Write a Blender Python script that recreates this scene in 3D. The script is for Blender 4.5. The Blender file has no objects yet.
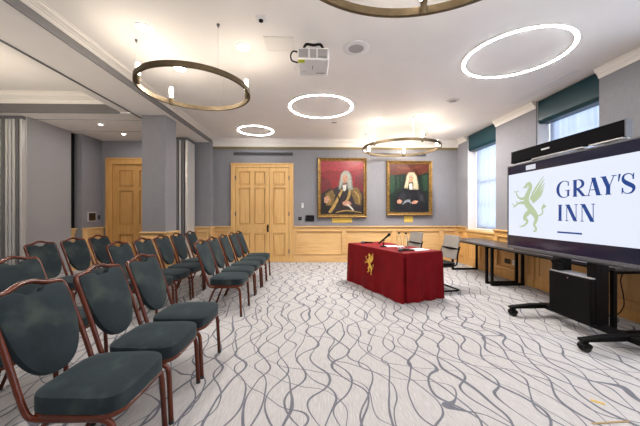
import bpy, bmesh, math, random
from mathutils import Vector, Matrix
C = bpy.context.scene
COL = C.collection
PI = math.pi
random.seed(7)

# ---------------------------------------------------------------- camera, world, exposure
cd = bpy.data.cameras.new('camera'); cam = bpy.data.objects.new('camera', cd); COL.objects.link(cam)
cam.location = (0, 0, 1.24)
cam.rotation_euler = (math.radians(90), 0, math.radians(-1.4))
cd.sensor_width = 36; cd.lens = 290/640*36; cd.clip_start = .05; cd.clip_end = 100
C.camera = cam
W = bpy.data.worlds.new('world'); C.world = W; W.use_nodes = True
W.node_tree.nodes['Background'].inputs[0].default_value = (.85, .92, 1, 1)
W.node_tree.nodes['Background'].inputs[1].default_value = 1.5
C.view_settings.view_transform = 'Standard'; C.view_settings.look = 'None'
C.view_settings.exposure = 0.9; C.view_settings.gamma = 1
C.view_settings.use_curve_mapping = False
RING = 26.0          # ceiling ring LEDs
DOWN = 26.0          # downlight lens emission
LAMP = 84.0          # chandelier candle tubes
DAY = 4.4
SCREEN = 2**-.9      # a screen set to paper white at this exposure
#            # daylight behind the blinds
CW = (1, .95, .89); CN = (1, .97, .93)

# ---------------------------------------------------------------- helpers
def mat(name, col, rough=.5, metal=0, emit=None, es=0, spec=.5, sheen=0, trans=0, coat=0, alpha=1):
    m = bpy.data.materials.new(name); m.use_nodes = True
    b = m.node_tree.nodes['Principled BSDF']
    b.inputs['Base Color'].default_value = (*col, 1); b.inputs['Roughness'].default_value = rough
    b.inputs['Metallic'].default_value = metal; b.inputs['Specular IOR Level'].default_value = spec
    b.inputs['Sheen Weight'].default_value = sheen
    b.inputs['Transmission Weight'].default_value = trans
    b.inputs['Coat Weight'].default_value = coat
    if emit: b.inputs['Emission Color'].default_value = (*emit, 1); b.inputs['Emission Strength'].default_value = es
    return m
class N:
    """short-hand for building nodes in a material"""
    def __init__(s, m): s.m = m; s.t = m.node_tree; s.b = s.t.nodes['Principled BSDF']
    def n(s, ty, **kw):
        x = s.t.nodes.new(ty)
        for k, v in kw.items():
            if k.startswith('i_'):
                key = k[2:]
                x.inputs[int(key) if key.isdigit() else key.replace('_', ' ')].default_value = v
            else: setattr(x, k, v)
        return x
    def l(s, a, b): s.t.links.new(a, b)
    def ramp(s, stops, fac):
        r = s.n('ShaderNodeValToRGB'); e = r.color_ramp.elements
        e[0].position, e[0].color = stops[0][0], (*stops[0][1], 1)
        e[1].position, e[1].color = stops[-1][0], (*stops[-1][1], 1)
        for p, c in stops[1:-1]:
            q = e.new(p); q.color = (*c, 1)
        s.l(fac, r.inputs[0]); return r.outputs[0]
    def coord(s, scale=(1, 1, 1), kind='Object', rot=(0, 0, 0)):
        t = s.n('ShaderNodeTexCoord'); mp = s.n('ShaderNodeMapping')
        mp.inputs['Scale'].default_value = scale; mp.inputs['Rotation'].default_value = rot
        s.l(t.outputs[kind], mp.inputs[0]); return mp.outputs[0]
    def noise(s, vec, scale, detail=3, rough=.5):
        x = s.n('ShaderNodeTexNoise'); x.inputs['Scale'].default_value = scale
        x.inputs['Detail'].default_value = detail; x.inputs['Roughness'].default_value = rough
        s.l(vec, x.inputs['Vector']); return x
    def bump(s, h, st=.2, d=.01):
        b = s.n('ShaderNodeBump'); b.inputs['Strength'].default_value = st; b.inputs['Distance'].default_value = d
        s.l(h, b.inputs['Height']); s.l(b.outputs[0], s.b.inputs['Normal'])
def noisy(name, c1, c2, scale, stretch=(1, 1, 1), bump=0, lo=.35, hi=.65, **kw):
    m = mat(name, c1, **kw); k = N(m)
    v = k.coord(stretch); x = k.noise(v, scale)
    k.l(k.ramp([(lo, c1), (hi, c2)], x.outputs[0]), k.b.inputs['Base Color'])
    if bump: k.bump(x.outputs[0], bump)
    return m

def box(bm, lo, hi, mi=0):
    x0, y0, z0 = lo; x1, y1, z1 = hi
    if x0 > x1: x0, x1 = x1, x0
    if y0 > y1: y0, y1 = y1, y0
    if z0 > z1: z0, z1 = z1, z0
    v = [bm.verts.new(p) for p in ((x0,y0,z0),(x1,y0,z0),(x1,y1,z0),(x0,y1,z0),(x0,y0,z1),(x1,y0,z1),(x1,y1,z1),(x0,y1,z1))]
    for f in ((3,2,1,0),(4,5,6,7),(0,1,5,4),(1,2,6,5),(2,3,7,6),(3,0,4,7)):
        q = bm.faces.new([v[i] for i in f]); q.material_index = mi
def catmull(P, n=6, closed=False):
    P = [Vector(p) for p in P]; out = []; L = len(P)
    for i in range(L if closed else L-1):
        if closed: a, b, c, d = P[(i-1) % L], P[i], P[(i+1) % L], P[(i+2) % L]
        else: a, b, c, d = P[max(i-1, 0)], P[i], P[i+1], P[min(i+2, L-1)]
        for k in range(n):
            t = k/n
            out.append(.5*((2*b)+(c-a)*t+(2*a-5*b+4*c-d)*t*t+(3*b-a-3*c+d)*t**3))
    if not closed: out.append(P[-1])
    return out
def tube(bm, pts, r, n=8, closed=False, flat=1.0, ref=(0, 0, 1)):
    """round (or flattened) tube along points"""
    pts = [Vector(p) for p in pts]; L = len(pts); rings = []; prev = None
    for i, p in enumerate(pts):
        if closed: t = pts[(i+1) % L]-pts[i-1]
        else: t = pts[min(i+1, L-1)]-pts[max(i-1, 0)]
        t.normalize()
        if prev is None:
            a = t.cross(Vector(ref))
            if a.length < .05: a = t.cross(Vector((1, 0, 0)))
        else: a = prev-t*prev.dot(t)
        a.normalize(); prev = a; b = t.cross(a)
        rr = r[i] if isinstance(r, (list, tuple)) else r
        rings.append([bm.verts.new(p+a*(rr*flat*math.cos(2*PI*k/n))+b*(rr*math.sin(2*PI*k/n))) for k in range(n)])
    for i in range(L if closed else L-1):
        A, B = rings[i], rings[(i+1) % L]
        for k in range(n): bm.faces.new((A[k], A[(k+1) % n], B[(k+1) % n], B[k]))
    if not closed:
        bm.faces.new(rings[0][::-1]); bm.faces.new(rings[-1])
def lathe(bm, prof, c=(0, 0, 0), n=24, mi=0, axis='Z'):
    c = Vector(c); rings = []
    def P(r, z, k):
        a = 2*PI*k/n; x, y = r*math.cos(a), r*math.sin(a)
        return c+Vector({'Z': (x, y, z), 'Y': (x, z, y), 'X': (z, x, y)}[axis])
    for r, z in prof:
        if r < 1e-6: rings.append([bm.verts.new(P(0, z, 0))])
        else: rings.append([bm.verts.new(P(r, z, k)) for k in range(n)])
    for A, B in zip(rings, rings[1:]):
        for k in range(n):
            q = [A[k % len(A)], A[(k+1) % len(A)], B[(k+1) % len(B)], B[k % len(B)]]
            q = list(dict.fromkeys(q))
            if len(q) > 2: bm.faces.new(q).material_index = mi
def prism(bm, poly, d0, d1, axis='Y', mi=0):
    """2-D outline (u, v) extruded from d0 to d1 along an axis; Y: (x,z)  X: (y,z)  Z: (x,y)"""
    def P(u, v, d): return {'Y': (u, d, v), 'X': (d, u, v), 'Z': (u, v, d)}[axis]
    a = [bm.verts.new(P(u, v, d0)) for u, v in poly]; b = [bm.verts.new(P(u, v, d1)) for u, v in poly]
    L = len(poly)
    for i in range(L): bm.faces.new((a[i], a[(i+1) % L], b[(i+1) % L], b[i])).material_index = mi
    bm.faces.new(a[::-1]).material_index = mi; bm.faces.new(b).material_index = mi
def stroke(bm, pts, w, y, mi=0, smooth=True, th=.0015):
    """brush stroke of varying width in the local x-z plane, a thin raised layer whose front is at y"""
    w = list(w) if isinstance(w, (list, tuple)) else [w]*len(pts)
    if smooth and len(pts) > 2:
        q = catmull([(p[0], p[1], ww) for p, ww in zip(pts, w)], 5)
        pts = [(v.x, v.y) for v in q]; w = [v.z for v in q]
    L = []; R = []
    for i, p in enumerate(pts):
        a, b = pts[max(i-1, 0)], pts[min(i+1, len(pts)-1)]
        tx, tz = b[0]-a[0], b[1]-a[1]; l = math.hypot(tx, tz) or 1
        nx, nz = -tz/l*w[i]/2, tx/l*w[i]/2
        L.append((p[0]+nx, p[1]+nz)); R.append((p[0]-nx, p[1]-nz))
    for i in range(len(pts)-1):
        q = [L[i], L[i+1], R[i+1], R[i]]
        f = [bm.verts.new((u, y, v)) for u, v in q]; g = [bm.verts.new((u, y+th, v)) for u, v in q]
        bm.faces.new(f).material_index = mi; bm.faces.new(g[::-1]).material_index = mi
        bm.faces.new((f[1], f[0], g[0], g[1])).material_index = mi
        bm.faces.new((f[3], f[2], g[2], g[3])).material_index = mi
def ell(cx, cz, rx, rz, n=20): return [(cx+rx*math.cos(2*PI*k/n), cz+rz*math.sin(2*PI*k/n)) for k in range(n)]
def obj(name, bm, m, parent=None, bevel=0, smooth=False, kind=None, loc=None, recalc=True, seg=2):
    if isinstance(bm, bpy.types.Mesh): me = bm
    else:
        if recalc: bmesh.ops.recalc_face_normals(bm, faces=bm.faces)
        me = bpy.data.meshes.new(name); bm.to_mesh(me); bm.free()
        for x in (m if isinstance(m, (list, tuple)) else [m]): me.materials.append(x)
        if smooth:
            for p in me.polygons: p.use_smooth = True
            me.set_sharp_from_angle(angle=math.radians(40))
    o = bpy.data.objects.new(name, me); COL.objects.link(o)
    if parent: o.parent = parent
    if loc: o.location = loc
    if bevel:
        b = o.modifiers.new('bevel', 'BEVEL'); b.width = bevel; b.segments = seg; b.limit_method = 'ANGLE'; b.angle_limit = math.radians(50)
    if kind: o['kind'] = kind
    return o
def tag(o, label, cat, group=None, kind=None):
    o['label'] = label; o['category'] = cat
    if group: o['group'] = group
    if kind: o['kind'] = kind
    return o
def thing(name, label, cat, loc=(0, 0, 0), rotz=0, group=None, kind=None):
    o = bpy.data.objects.new(name, None); COL.objects.link(o)
    o.location = loc; o.rotation_euler = (0, 0, rotz); o.empty_display_size = .1
    return tag(o, label, cat, group, kind)
def BM(): return bmesh.new()
def dup(root, loc, rotz, label):
    r = root.copy(); COL.objects.link(r); r.location = loc; r.rotation_euler = (0, 0, rotz); r['label'] = label
    for ch in list(root.children):
        c = ch.copy(); COL.objects.link(c); c.parent = r
        for g in ch.children:
            d = g.copy(); COL.objects.link(d); d.parent = c
    return r

# ---------------------------------------------------------------- materials
M = {}
M['ceil'] = noisy('ceiling_paint', (.82, .80, .79), (.84, .82, .81), 3, rough=.75)
M['white'] = mat('white_paint', (.76, .745, .73), .45)
M['plaster'] = mat('cornice_paint', (.74, .715, .69), .5)
def wallpaper(name, c1, c2):
    m = mat(name, c1, .8); k = N(m)
    a = k.noise(k.coord((9, 9, 160)), 2.0, 3); b = k.noise(k.coord((120, 120, 4)), 2.0, 2)
    mx = k.n('ShaderNodeMath', operation='ADD'); k.l(a.outputs[0], mx.inputs[0]); k.l(b.outputs[0], mx.inputs[1])
    hf = k.n('ShaderNodeMath', operation='MULTIPLY'); k.l(mx.outputs[0], hf.inputs[0]); hf.inputs[1].default_value = .5
    k.l(k.ramp([(.35, c1), (.65, c2)], hf.outputs[0]), k.b.inputs['Base Color']); k.bump(hf.outputs[0], .15, .003)
    return m
M['wall'] = wallpaper('blue_grey_wallcovering', (.172, .172, .194), (.222, .222, .246))
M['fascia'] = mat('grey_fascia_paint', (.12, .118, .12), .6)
M['panelgrey'] = mat('grey_partition_laminate', (.30, .295, .31), .55)
def wood(name, c1, c2, c3, along='Z', rough=.4):
    m = mat(name, c1, rough, spec=.4); k = N(m)
    st = {'Z': (14, 14, .9), 'X': (.9, 14, 14), 'Y': (14, .9, 14)}[along]
    a = k.noise(k.coord(st), 2.2, 5, .6); b = k.noise(k.coord((.7, .7, .7)), 1.6, 2)
    mx = k.n('ShaderNodeMix', data_type='RGBA', blend_type='MULTIPLY'); mx.inputs[0].default_value = .5
    k.l(k.ramp([(.3, c3), (.45, c1), (.7, c2)], a.outputs[0]), mx.inputs[6])
    k.l(k.ramp([(.3, (.85, .8, .75)), (.7, (1, 1, 1))], b.outputs[0]), mx.inputs[7])
    k.l(mx.outputs[2], k.b.inputs['Base Color']); k.bump(a.outputs[0], .05, .002)
    return m
M['oak'] = wood('honey_oak', (.50, .27, .085), (.57, .33, .12), (.41, .20, .055))
M['oakh'] = wood('honey_oak_rail', (.66, .42, .185), (.72, .48, .23), (.57, .34, .13), 'X')
M['oakr'] = wood('honey_oak_panelling', (.60, .34, .115), (.67, .40, .15), (.51, .275, .085))
M['oakdoor'] = wood('pale_oak_door', (.65, .40, .155), (.72, .47, .205), (.56, .325, .115))
M['brass'] = noisy('brushed_bronze', (.105, .078, .045), (.135, .10, .06), 20, rough=.45, metal=.75)
M['gold'] = mat('gilt_trim', (.60, .40, .12), .4, metal=.8)
M['black'] = mat('black_metal', (.004, .004, .0045), .5, spec=.12)
M['blackplastic'] = mat('black_plastic', (.005, .005, .006), .4, spec=.2)
M['rubber'] = mat('black_rubber', (.01, .01, .01), .7)
M['chrome'] = mat('steel', (.6, .6, .6), .25, metal=1)
M['tabletop'] = noisy('dark_grey_laminate', (.045, .045, .05), (.06, .06, .066), 8, (1, 8, 1), rough=.3)
M['plastic'] = mat('white_plastic', (.74, .74, .76), .35)
M['greyplastic'] = mat('grey_plastic', (.36, .35, .37), .5)
M['darkgrey'] = mat('dark_grey_metal', (.10, .10, .115), .5)
M['cherry'] = noisy('cherry_brown_lacquer', (.058, .011, .005), (.098, .02, .008), 6, (1, 1, .3), rough=.22, spec=.3, coat=.15)
def fabric():
    m = mat('worn_green_velvet', (.05, .065, .062), .85, sheen=.12, spec=.2); k = N(m)
    oi = k.n('ShaderNodeObjectInfo'); t = k.n('ShaderNodeTexCoord'); ad = k.n('ShaderNodeVectorMath', operation='ADD')
    sc = k.n('ShaderNodeVectorMath', operation='SCALE'); sc.inputs['Scale'].default_value = .13
    k.l(oi.outputs['Location'], sc.inputs[0]); k.l(t.outputs['Object'], ad.inputs[0]); k.l(sc.outputs[0], ad.inputs[1])
    a = k.noise(ad.outputs[0], 5, 4, .6); b = k.noise(ad.outputs[0], 260, 2)
    mp = k.n('ShaderNodeMapping'); mp.inputs['Scale'].default_value = (2.2, 1.2, 1.6); k.l(ad.outputs[0], mp.inputs[0])
    w = k.noise(mp.outputs[0], 3.2, 3, .5)
    c1 = k.ramp([(.3, (.006, .0105, .0145)), (.7, (.0165, .0255, .032))], a.outputs[0])
    mx = k.n('ShaderNodeMix', data_type='RGBA'); k.l(k.ramp([(.52, (0, 0, 0)), (.72, (.65, .65, .65))], w.outputs[0]), mx.inputs[0])
    k.l(c1, mx.inputs[6]); mx.inputs[7].default_value = (.055, .072, .064, 1)
    k.l(mx.outputs[2], k.b.inputs['Base Color']); k.bump(b.outputs[0], .12, .002)
    k.b.inputs['Sheen Tint'].default_value = (.55, .75, .8, 1)
    return m
M['fabric'] = fabric()
def cloth(name, c1, c2, sheen=.0):
    m = mat(name, c1, .8, sheen=sheen, spec=.2); k = N(m)
    a = k.noise(k.coord(), 4, 3); b = k.noise(k.coord(), 300, 2)
    k.l(k.ramp([(.35, c1), (.65, c2)], a.outputs[0]), k.b.inputs['Base Color']); k.bump(b.outputs[0], .1, .002)
    k.b.inputs['Sheen Tint'].default_value = (1, .45, .45, 1)
    return m
M['red'] = cloth('crimson_tablecloth', (.15, .0016, .0045), (.195, .003, .007))
M['teal'] = mat('teal_blind_fabric', (.001, .028, .040), .35, spec=.3)
def carpet():
    m = mat('patterned_carpet', (.6, .58, .58), .95, spec=.1); k = N(m)
    t = k.coord((1, 1, 1))
    def mth(op, a, b_=None, c=None):
        q = k.n('ShaderNodeMath', operation=op)
        for i_, v_ in enumerate((a, b_, c)):
            if v_ is None: continue
            if isinstance(v_, (int, float)): q.inputs[i_].default_value = v_
            else: k.l(v_, q.inputs[i_])
        return q.outputs[0]
    sx = k.n('ShaderNodeSeparateXYZ'); k.l(t, sx.inputs[0]); X, Y = sx.outputs[0], sx.outputs[1]
    def nz(scale, seed, stretch=(1, .6, 1)):
        mp = k.n('ShaderNodeMapping'); mp.inputs['Scale'].default_value = stretch; mp.inputs['Location'].default_value = (seed, seed*.7, seed*1.3); k.l(t, mp.inputs[0])
        return mth('SUBTRACT', k.noise(mp.outputs[0], scale, 1, .4).outputs[0], .5)
    def family(w, lam, a, ph, seed, tilt=0):
        # wavy lines running up the room; two families in opposite phase close into leaf shapes
        p = mth('ADD', mth('MULTIPLY', Y, 2*PI/lam), mth('MULTIPLY', nz(1.4, seed), 6.5))
        u = mth('ADD', mth('MULTIPLY', X, 1/w), mth('MULTIPLY', mth('SINE', mth('ADD', p, ph)), a))
        u = mth('ADD', u, mth('MULTIPLY', nz(1.1, seed+5), 2.2)); u = mth('ADD', u, mth('MULTIPLY', nz(4.2, seed+9), .5)); u = mth('ADD', u, mth('MULTIPLY', Y, tilt))
        d = mth('MULTIPLY', mth('ABSOLUTE', mth('SUBTRACT', mth('FRACT', u), .5)), w)
        wd = k.n('ShaderNodeMapRange'); k.l(nz(2.4, seed+14), wd.inputs[0])
        for i_, v_ in ((1, -.16), (2, .16), (3, .0055), (4, .0115)): wd.inputs[i_].default_value = v_
        return mth('DIVIDE', d, wd.outputs[0])
    dmin = mth('MINIMUM', family(.175, .82, .42, 0, 1.0), family(.20, .82, .42, PI, 31.0))
    dmin = mth('MINIMUM', dmin, family(.44, .8, .34, .8, 57.0, 2.3))
    line = k.ramp([(.75, (1, 1, 1)), (1.0, (0, 0, 0))], dmin)
    st = k.noise(k.coord((70, 5, 1)), 2.0, 4, .7)
    st2 = k.noise(k.coord((1, 1, 1)), 190, 2, .7)
    base = k.ramp([(.3, (.35, .342, .348)), (.7, (.51, .50, .505))], st.outputs[0])
    dark = k.ramp([(.3, (.10, .105, .13)), (.7, (.175, .18, .21))], st.outputs[0])
    mx = k.n('ShaderNodeMix', data_type='RGBA'); k.l(line, mx.inputs[0]); k.l(base, mx.inputs[6]); k.l(dark, mx.inputs[7])
    k.l(mx.outputs[2], k.b.inputs['Base Color']); k.bump(st2.outputs[0], .25, .004)
    return m
M['carpet'] = carpet()
M['ring'] = mat('led_diffuser', (.9, .9, .9), .4, emit=CN, es=RING)
M['lens'] = mat('downlight_lens', (.9, .9, .9), .4, emit=CW, es=DOWN)
M['candle'] = mat('frosted_lamp_glass', (.9, .9, .9), .4, emit=(1, .86, .68), es=LAMP)
M['day'] = mat('daylit_window_glass', (.5, .5, .5), .2, emit=(.72, .83, 1), es=DAY)
def sheer():
    m = bpy.data.materials.new('sheer_blind'); m.use_nodes = True; t = m.node_tree
    for n in list(t.nodes):
        if n.type == 'BSDF_PRINCIPLED': t.nodes.remove(n)
    o = [n for n in t.nodes if n.type == 'OUTPUT_MATERIAL'][0]
    a = t.nodes.new('ShaderNodeBsdfTranslucent'); a.inputs[0].default_value = (.15, .17, .215, 1)
    b = t.nodes.new('ShaderNodeBsdfDiffuse'); b.inputs[0].default_value = (.40, .44, .53, 1)
    tr = t.nodes.new('ShaderNodeBsdfTransparent'); tr.inputs[0].default_value = (.9, .94, 1, 1)
    x = t.nodes.new('ShaderNodeMixShader'); x.inputs[0].default_value = .4
    y = t.nodes.new('ShaderNodeMixShader'); y.inputs[0].default_value = .02
    t.links.new(a.outputs[0], x.inputs[1]); t.links.new(b.outputs[0], x.inputs[2])
    t.links.new(x.outputs[0], y.inputs[1]); t.links.new(tr.outputs[0], y.inputs[2]); t.links.new(y.outputs[0], o.inputs[0])
    return m
M['sheer'] = sheer()

# ---------------------------------------------------------------- the shell
CH = 3.09; BY = 7.34; FY = -1.6; RX = 3.70; LX = -2.50
b = BM(); box(b, (-6.4, FY-.1, -.1), (4.15, BY+.15, 0)); o = obj('floor', b, M['carpet'], kind='structure')
tag(o, 'pale grey carpet with darker grey veins across the room', 'floor')
b = BM(); box(b, (LX-.02, FY-.1, CH), (4.15, BY+.15, CH+.1)); tag(obj('ceiling', b, M['ceil'], kind='structure'), 'smooth white ceiling of the main room', 'ceiling')
b = BM(); box(b, (-6.35, 5.09, 2.96), (-3.12, BY+.15, 3.4)); tag(obj('ceiling', b, M['ceil'], kind='structure'), 'lowered white ceiling strip in front of the side door', 'ceiling')
b = BM(); box(b, (-6.35, FY-.1, 3.28), (-3.12, 5.09, 3.4)); tag(obj('ceiling', b, M['ceil'], kind='structure'), 'raised warm lit ceiling left of the beam', 'ceiling')
b = BM(); box(b, (-3.12, FY, 2.96), (LX, BY, 3.4)); tag(obj('ceiling_beam', b, [M['ceil']], kind='structure'), 'wide white boxed beam running along the room above the column', 'beam')
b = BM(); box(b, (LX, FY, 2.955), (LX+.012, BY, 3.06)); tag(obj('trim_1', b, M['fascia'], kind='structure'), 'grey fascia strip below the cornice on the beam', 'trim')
b = BM(); box(b, (-3.12, FY, 2.952), (-3.092, BY, 2.962)); tag(obj('trim_2', b, M['darkgrey'], kind='structure'), 'dark partition track along the left edge of the beam', 'trim')
b = BM(); box(b, (-3.33, FY, 2.985), (-3.12, 5.09, 3.28)); tag(obj('trim_3', b, M['ceil'], kind='structure'), 'white border strip beside the raised left ceiling', 'trim')
# walls
b = BM(); box(b, (-3.12, BY, 0), (4.1, BY+.12, CH)); tag(obj('wall_back', b, M['wall'], kind='structure'), 'blue grey wall behind the portraits', 'wall')
b = BM(); box(b, (-3.10, 7.12, 0), (LX, BY, 2.96)); tag(obj('wall_pilaster', b, M['wall'], kind='structure'), 'grey pilaster left of the double door', 'wall')
b = BM(); box(b, (-2.999, 5.16, 0), (-2.587, 5.56, 2.96)); tag(obj('wall_column', b, M['wall'], kind='structure', bevel=.004), 'square grey column under the beam', 'column')
b = BM(); box(b, (-6.3, 7.04, 0), (-4.91, 7.16, 2.96)); box(b, (-4.91, 7.04, 2.55), (-3.55, 7.16, 2.96)); box(b, (-3.55, 7.04, 0), (-3.12, BY, 2.96))
tag(obj('wall_back', b, M['wall'], kind='structure'), 'dark grey wall around the side door', 'wall')
b = BM(); box(b, (-6.3, 6.43, 0), (-5.02, 7.04, 2.96)); tag(obj('wall_left', b, M['wall'], kind='structure'), 'grey wall carrying the small control panel', 'wall')
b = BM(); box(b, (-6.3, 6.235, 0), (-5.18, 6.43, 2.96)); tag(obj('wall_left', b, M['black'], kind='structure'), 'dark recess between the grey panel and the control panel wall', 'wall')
b = BM(); box(b, (-6.3, 5.29, 0), (-5.09, 6.235, 2.96)); tag(obj('wall_left', b, M['panelgrey'], kind='structure', bevel=.004), 'plain light grey panel beside the folded partition', 'wall')
b = BM(); box(b, (-6.4, FY, 0), (-6.3, 7.04, 3.4)); tag(obj('wall_left', b, M['wall'], kind='structure'), 'outer wall of the left side room', 'wall')
b = BM(); box(b, (-6.4, FY-.1, 0), (4.15, FY, 3.4)); tag(obj('wall_front', b, M['wall'], kind='structure'), 'wall behind the viewer', 'wall')
WIN = [(5.78, 6.875), (3.66, 4.72), (1.54, 2.60), (-.58, .48)]  # the last two openings are added out of view for more daylight
b = BM(); edges = [BY] + [e for w in WIN for e in (w[1], w[0])] + [FY]
for i in range(0, len(edges), 2): box(b, (RX, edges[i+1], 0), (RX+.36, edges[i], CH))
for y0, y1 in WIN: box(b, (RX+.02, y0, 0), (RX+.36, y1, .83))
tag(obj('wall_right', b, M['wall'], kind='structure'), 'grey piers between the windows behind the big screen', 'wall')
# cornice
def cornice_prof(s=1.0):
    return [(0, 0), (.14, 0), (.14, -.018), (.125, -.022), (.118, -.05), (.10, -.075), (.075, -.092), (.07, -.108), (.05, -.115), (.04, -.145), (.028, -.165), (.02, -.185), (0, -.185)]
b = BM(); prism(b, [(BY-d, CH+z) for d, z in cornice_prof()], LX, RX, 'X'); tag(obj('trim_4', b, M['plaster'], kind='structure'), 'white moulded cornice above the portraits', 'cornice')
b = BM(); prism(b, [(LX+d*1.0, CH+z*.24) for d, z in cornice_prof()], -BY, -FY, 'Y')
for v in b.verts: v.co.y = -v.co.y
tag(obj('trim_5', b, M['plaster'], kind='structure'), 'white moulded cornice along the beam', 'cornice')
b = BM()
for i in range(0, len(edges), 2):
    prism(b, [(RX-d*.55, CH+z*.62) for d, z in cornice_prof()], edges[i+1], edges[i], 'Y')
tag(obj('trim_6', b, M['plaster'], kind='structure'), 'cream cornice lengths above the window piers', 'cornice')
b = BM(); prism(b, [(5.09-d, 3.28+z*.95) for d, z in cornice_prof()], -6.3, -3.33, 'X'); tag(obj('trim_7', b, M['plaster'], kind='structure'), 'white cornice at the end of the raised left ceiling', 'cornice')
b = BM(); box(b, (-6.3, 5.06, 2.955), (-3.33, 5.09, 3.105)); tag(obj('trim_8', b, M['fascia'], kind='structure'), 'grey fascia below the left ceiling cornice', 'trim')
b = BM(); box(b, (LX, BY-.03, 2.85), (RX, BY, 2.902)); tag(obj('trim_9', b, mat('olive_bronze_paint', (.16, .125, .05), .5), kind='structure'), 'thin bronze picture rail under the back cornice', 'picture rail')
b = BM()
for y in (5.43, 6.18): box(b, (-5.09, y, 2.953), (-3.13, y+.02, 2.96))
tag(obj('trim_10', b, M['greyplastic'], kind='structure'), 'thin joint lines across the lowered ceiling', 'trim')

# wainscot along a line from p (2-D) in direction d with inward normal n
def wains(name, p, d, n, L, stiles, m, label, sill=None):
    b = BM(); p = Vector(p); d = Vector(d); n = Vector(n)
    def bx(s0, s1, z0, z1, t, t0=0):
        q = [p+d*s0+n*t0, p+d*s1+n*t0, p+d*s1+n*t, p+d*s0+n*t]
        prism(b, [(v.x, v.y) for v in q], z0, z1, 'Z')
    bx(0, L, 0, .87, .014)
    bx(0, L, 0, .13, .046); bx(0, L, .13, .15, .040); bx(0, L, .15, .20, .036)
    bx(0, L, .80, .87, .0365)
    for s in stiles: bx(max(0, s-.045), min(L, s+.045), .20, .80, .036)
    ss = sorted(set([0]+list(stiles)+[L]))
    for a, c in zip(ss, ss[1:]):
        a2, c2 = a+.045, c-.045
        if c2-a2 > .12:
            for z0, z1 in ((.20, .222), (.778, .80)): bx(a2, c2, z0, z1, .052)
            bx(a2, a2+.022, .20, .80, .052); bx(c2-.022, c2, .20, .80, .052)
            bx(a2, c2, .275, .283, .0165)
    bx(-.0, L, .87, .885, .056); bx(0, L, .885, .91, .072)
    o = obj(name, b, m, kind='structure', bevel=.003, seg=1); tag(o, label, 'panelling'); return o
wains('trim_11', (-.49, BY), (1, 0), (0, -1), 4.19, [.02, 1.29, 2.56, 3.76, 4.17], M['oakh'], 'honey oak panelling under the portraits')
wains('trim_12', (LX, BY), (1, 0), (0, -1), .455, [.03, .43], M['oakh'], 'short oak panelling left of the double door')
wains('trim_13', (-3.08, 7.12), (1, 0), (0, -1), .63, [.04, .58], M['oakh'], 'oak panelling on the pilaster face')
wains('trim_14', (LX, 7.07), (0, 1), (1, 0), .27, [.03, .24], M['oakh'], 'oak panelling on the pilaster side')
wains('trim_15', (-3.0, 5.16), (1, 0), (0, -1), .46, [.04, .42], M['oakh'], 'oak panelling around the column front')
wains('trim_16', (-2.587, 5.11), (0, 1), (1, 0), .45, [.04, .40], M['oakh'], 'oak panelling on the column side')
wains('trim_17', (-5.02, 6.43), (0, 1), (1, 0), .61, [.04, .57], M['oakh'], 'oak panelling under the control panel')
wains('trim_18', (-5.18, 6.235), (0, 1), (1, 0), .19, [], M['oakh'], 'narrow oak panelling in the dark recess')
sg = []
for i in range(0, len(edges), 2):
    sg.append((edges[i+1], edges[i]))
for k, (a, c) in enumerate(sg):
    wains('trim_%d' % (19+k), (RX, a), (0, 1), (-1, 0), c-a, [.05, (c-a)-.05], M['oakr'], ['oak panelling under the corner pier', 'oak panelling between the two windows', 'oak panelling on the pier behind the big screen', 'oak panelling further along the window wall', 'oak panelling at the near end of the window wall'][k])
for k, (y0, y1) in enumerate(WIN):
    b = BM()
    box(b, (RX+.0, y0, 0), (RX+.02, y1, .80)); box(b, (RX-.03, y0, 0), (RX, y1, .13))
    box(b, (RX-.016, y0, .13), (RX+.02, y1, .20)); box(b, (RX-.016, y0, .72), (RX+.02, y1, .80))
    for yy in (y0, (y0+y1)/2-.04, y1-.08): box(b, (RX-.014, yy, .20), (RX+.02, yy+.08, .72))
    tag(obj('trim_%d' % (30+k), b, M['oakr'], kind='structure', bevel=.003, seg=1), ['oak panelling under the far window', 'oak panelling under the window behind the screen', 'oak panelling under the third window', 'oak panelling under the fourth window'][k], 'panelling')
    w = thing('window_%d' % (k+1), ['far window with sheer blind', 'window with sheer blind above the big screen', 'added unseen third window along the right wall', 'added unseen fourth window along the right wall'][k], 'window', (RX+.02, (y0+y1)/2, .83), 0, kind='structure')
    hw = (y1-y0)/2; H = CH-.83
    b = BM(); box(b, (-.06, -hw, -.03), (.34, hw, .02)); obj('window_sill', b, M['oakh'], w, bevel=.006)
    b = BM(); X0 = .26
    for s in (-1, 1): box(b, (X0, s*hw, .02), (X0+.06, s*(hw-.07), H))
    box(b, (X0, -hw, .02), (X0+.06, hw, .10)); box(b, (X0, -hw, H-.1), (X0+.06, hw, H)); box(b, (X0-.01, -hw, H*.5-.03), (X0+.06, hw, H*.5+.03))
    for yy in (-hw/3, hw/3): box(b, (X0+.015, yy-.012, .1), (X0+.05, yy+.012, H-.1))
    for zz in (H*.27, H*.75): box(b, (X0+.015, -hw, zz-.012), (X0+.05, hw, zz+.012))
    obj('window_frame', b, M['white'], w)
    b = BM(); box(b, (X0+.065, -hw, 0), (X0+.075, hw, H)); obj('pane', b, M['day'], w)
    b = BM()
    for s in (-1, 1): box(b, (0.0, s*hw, .02), (X0, s*(hw-.008), H))
    obj('reveal_lining', b, M['white'], w)

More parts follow.
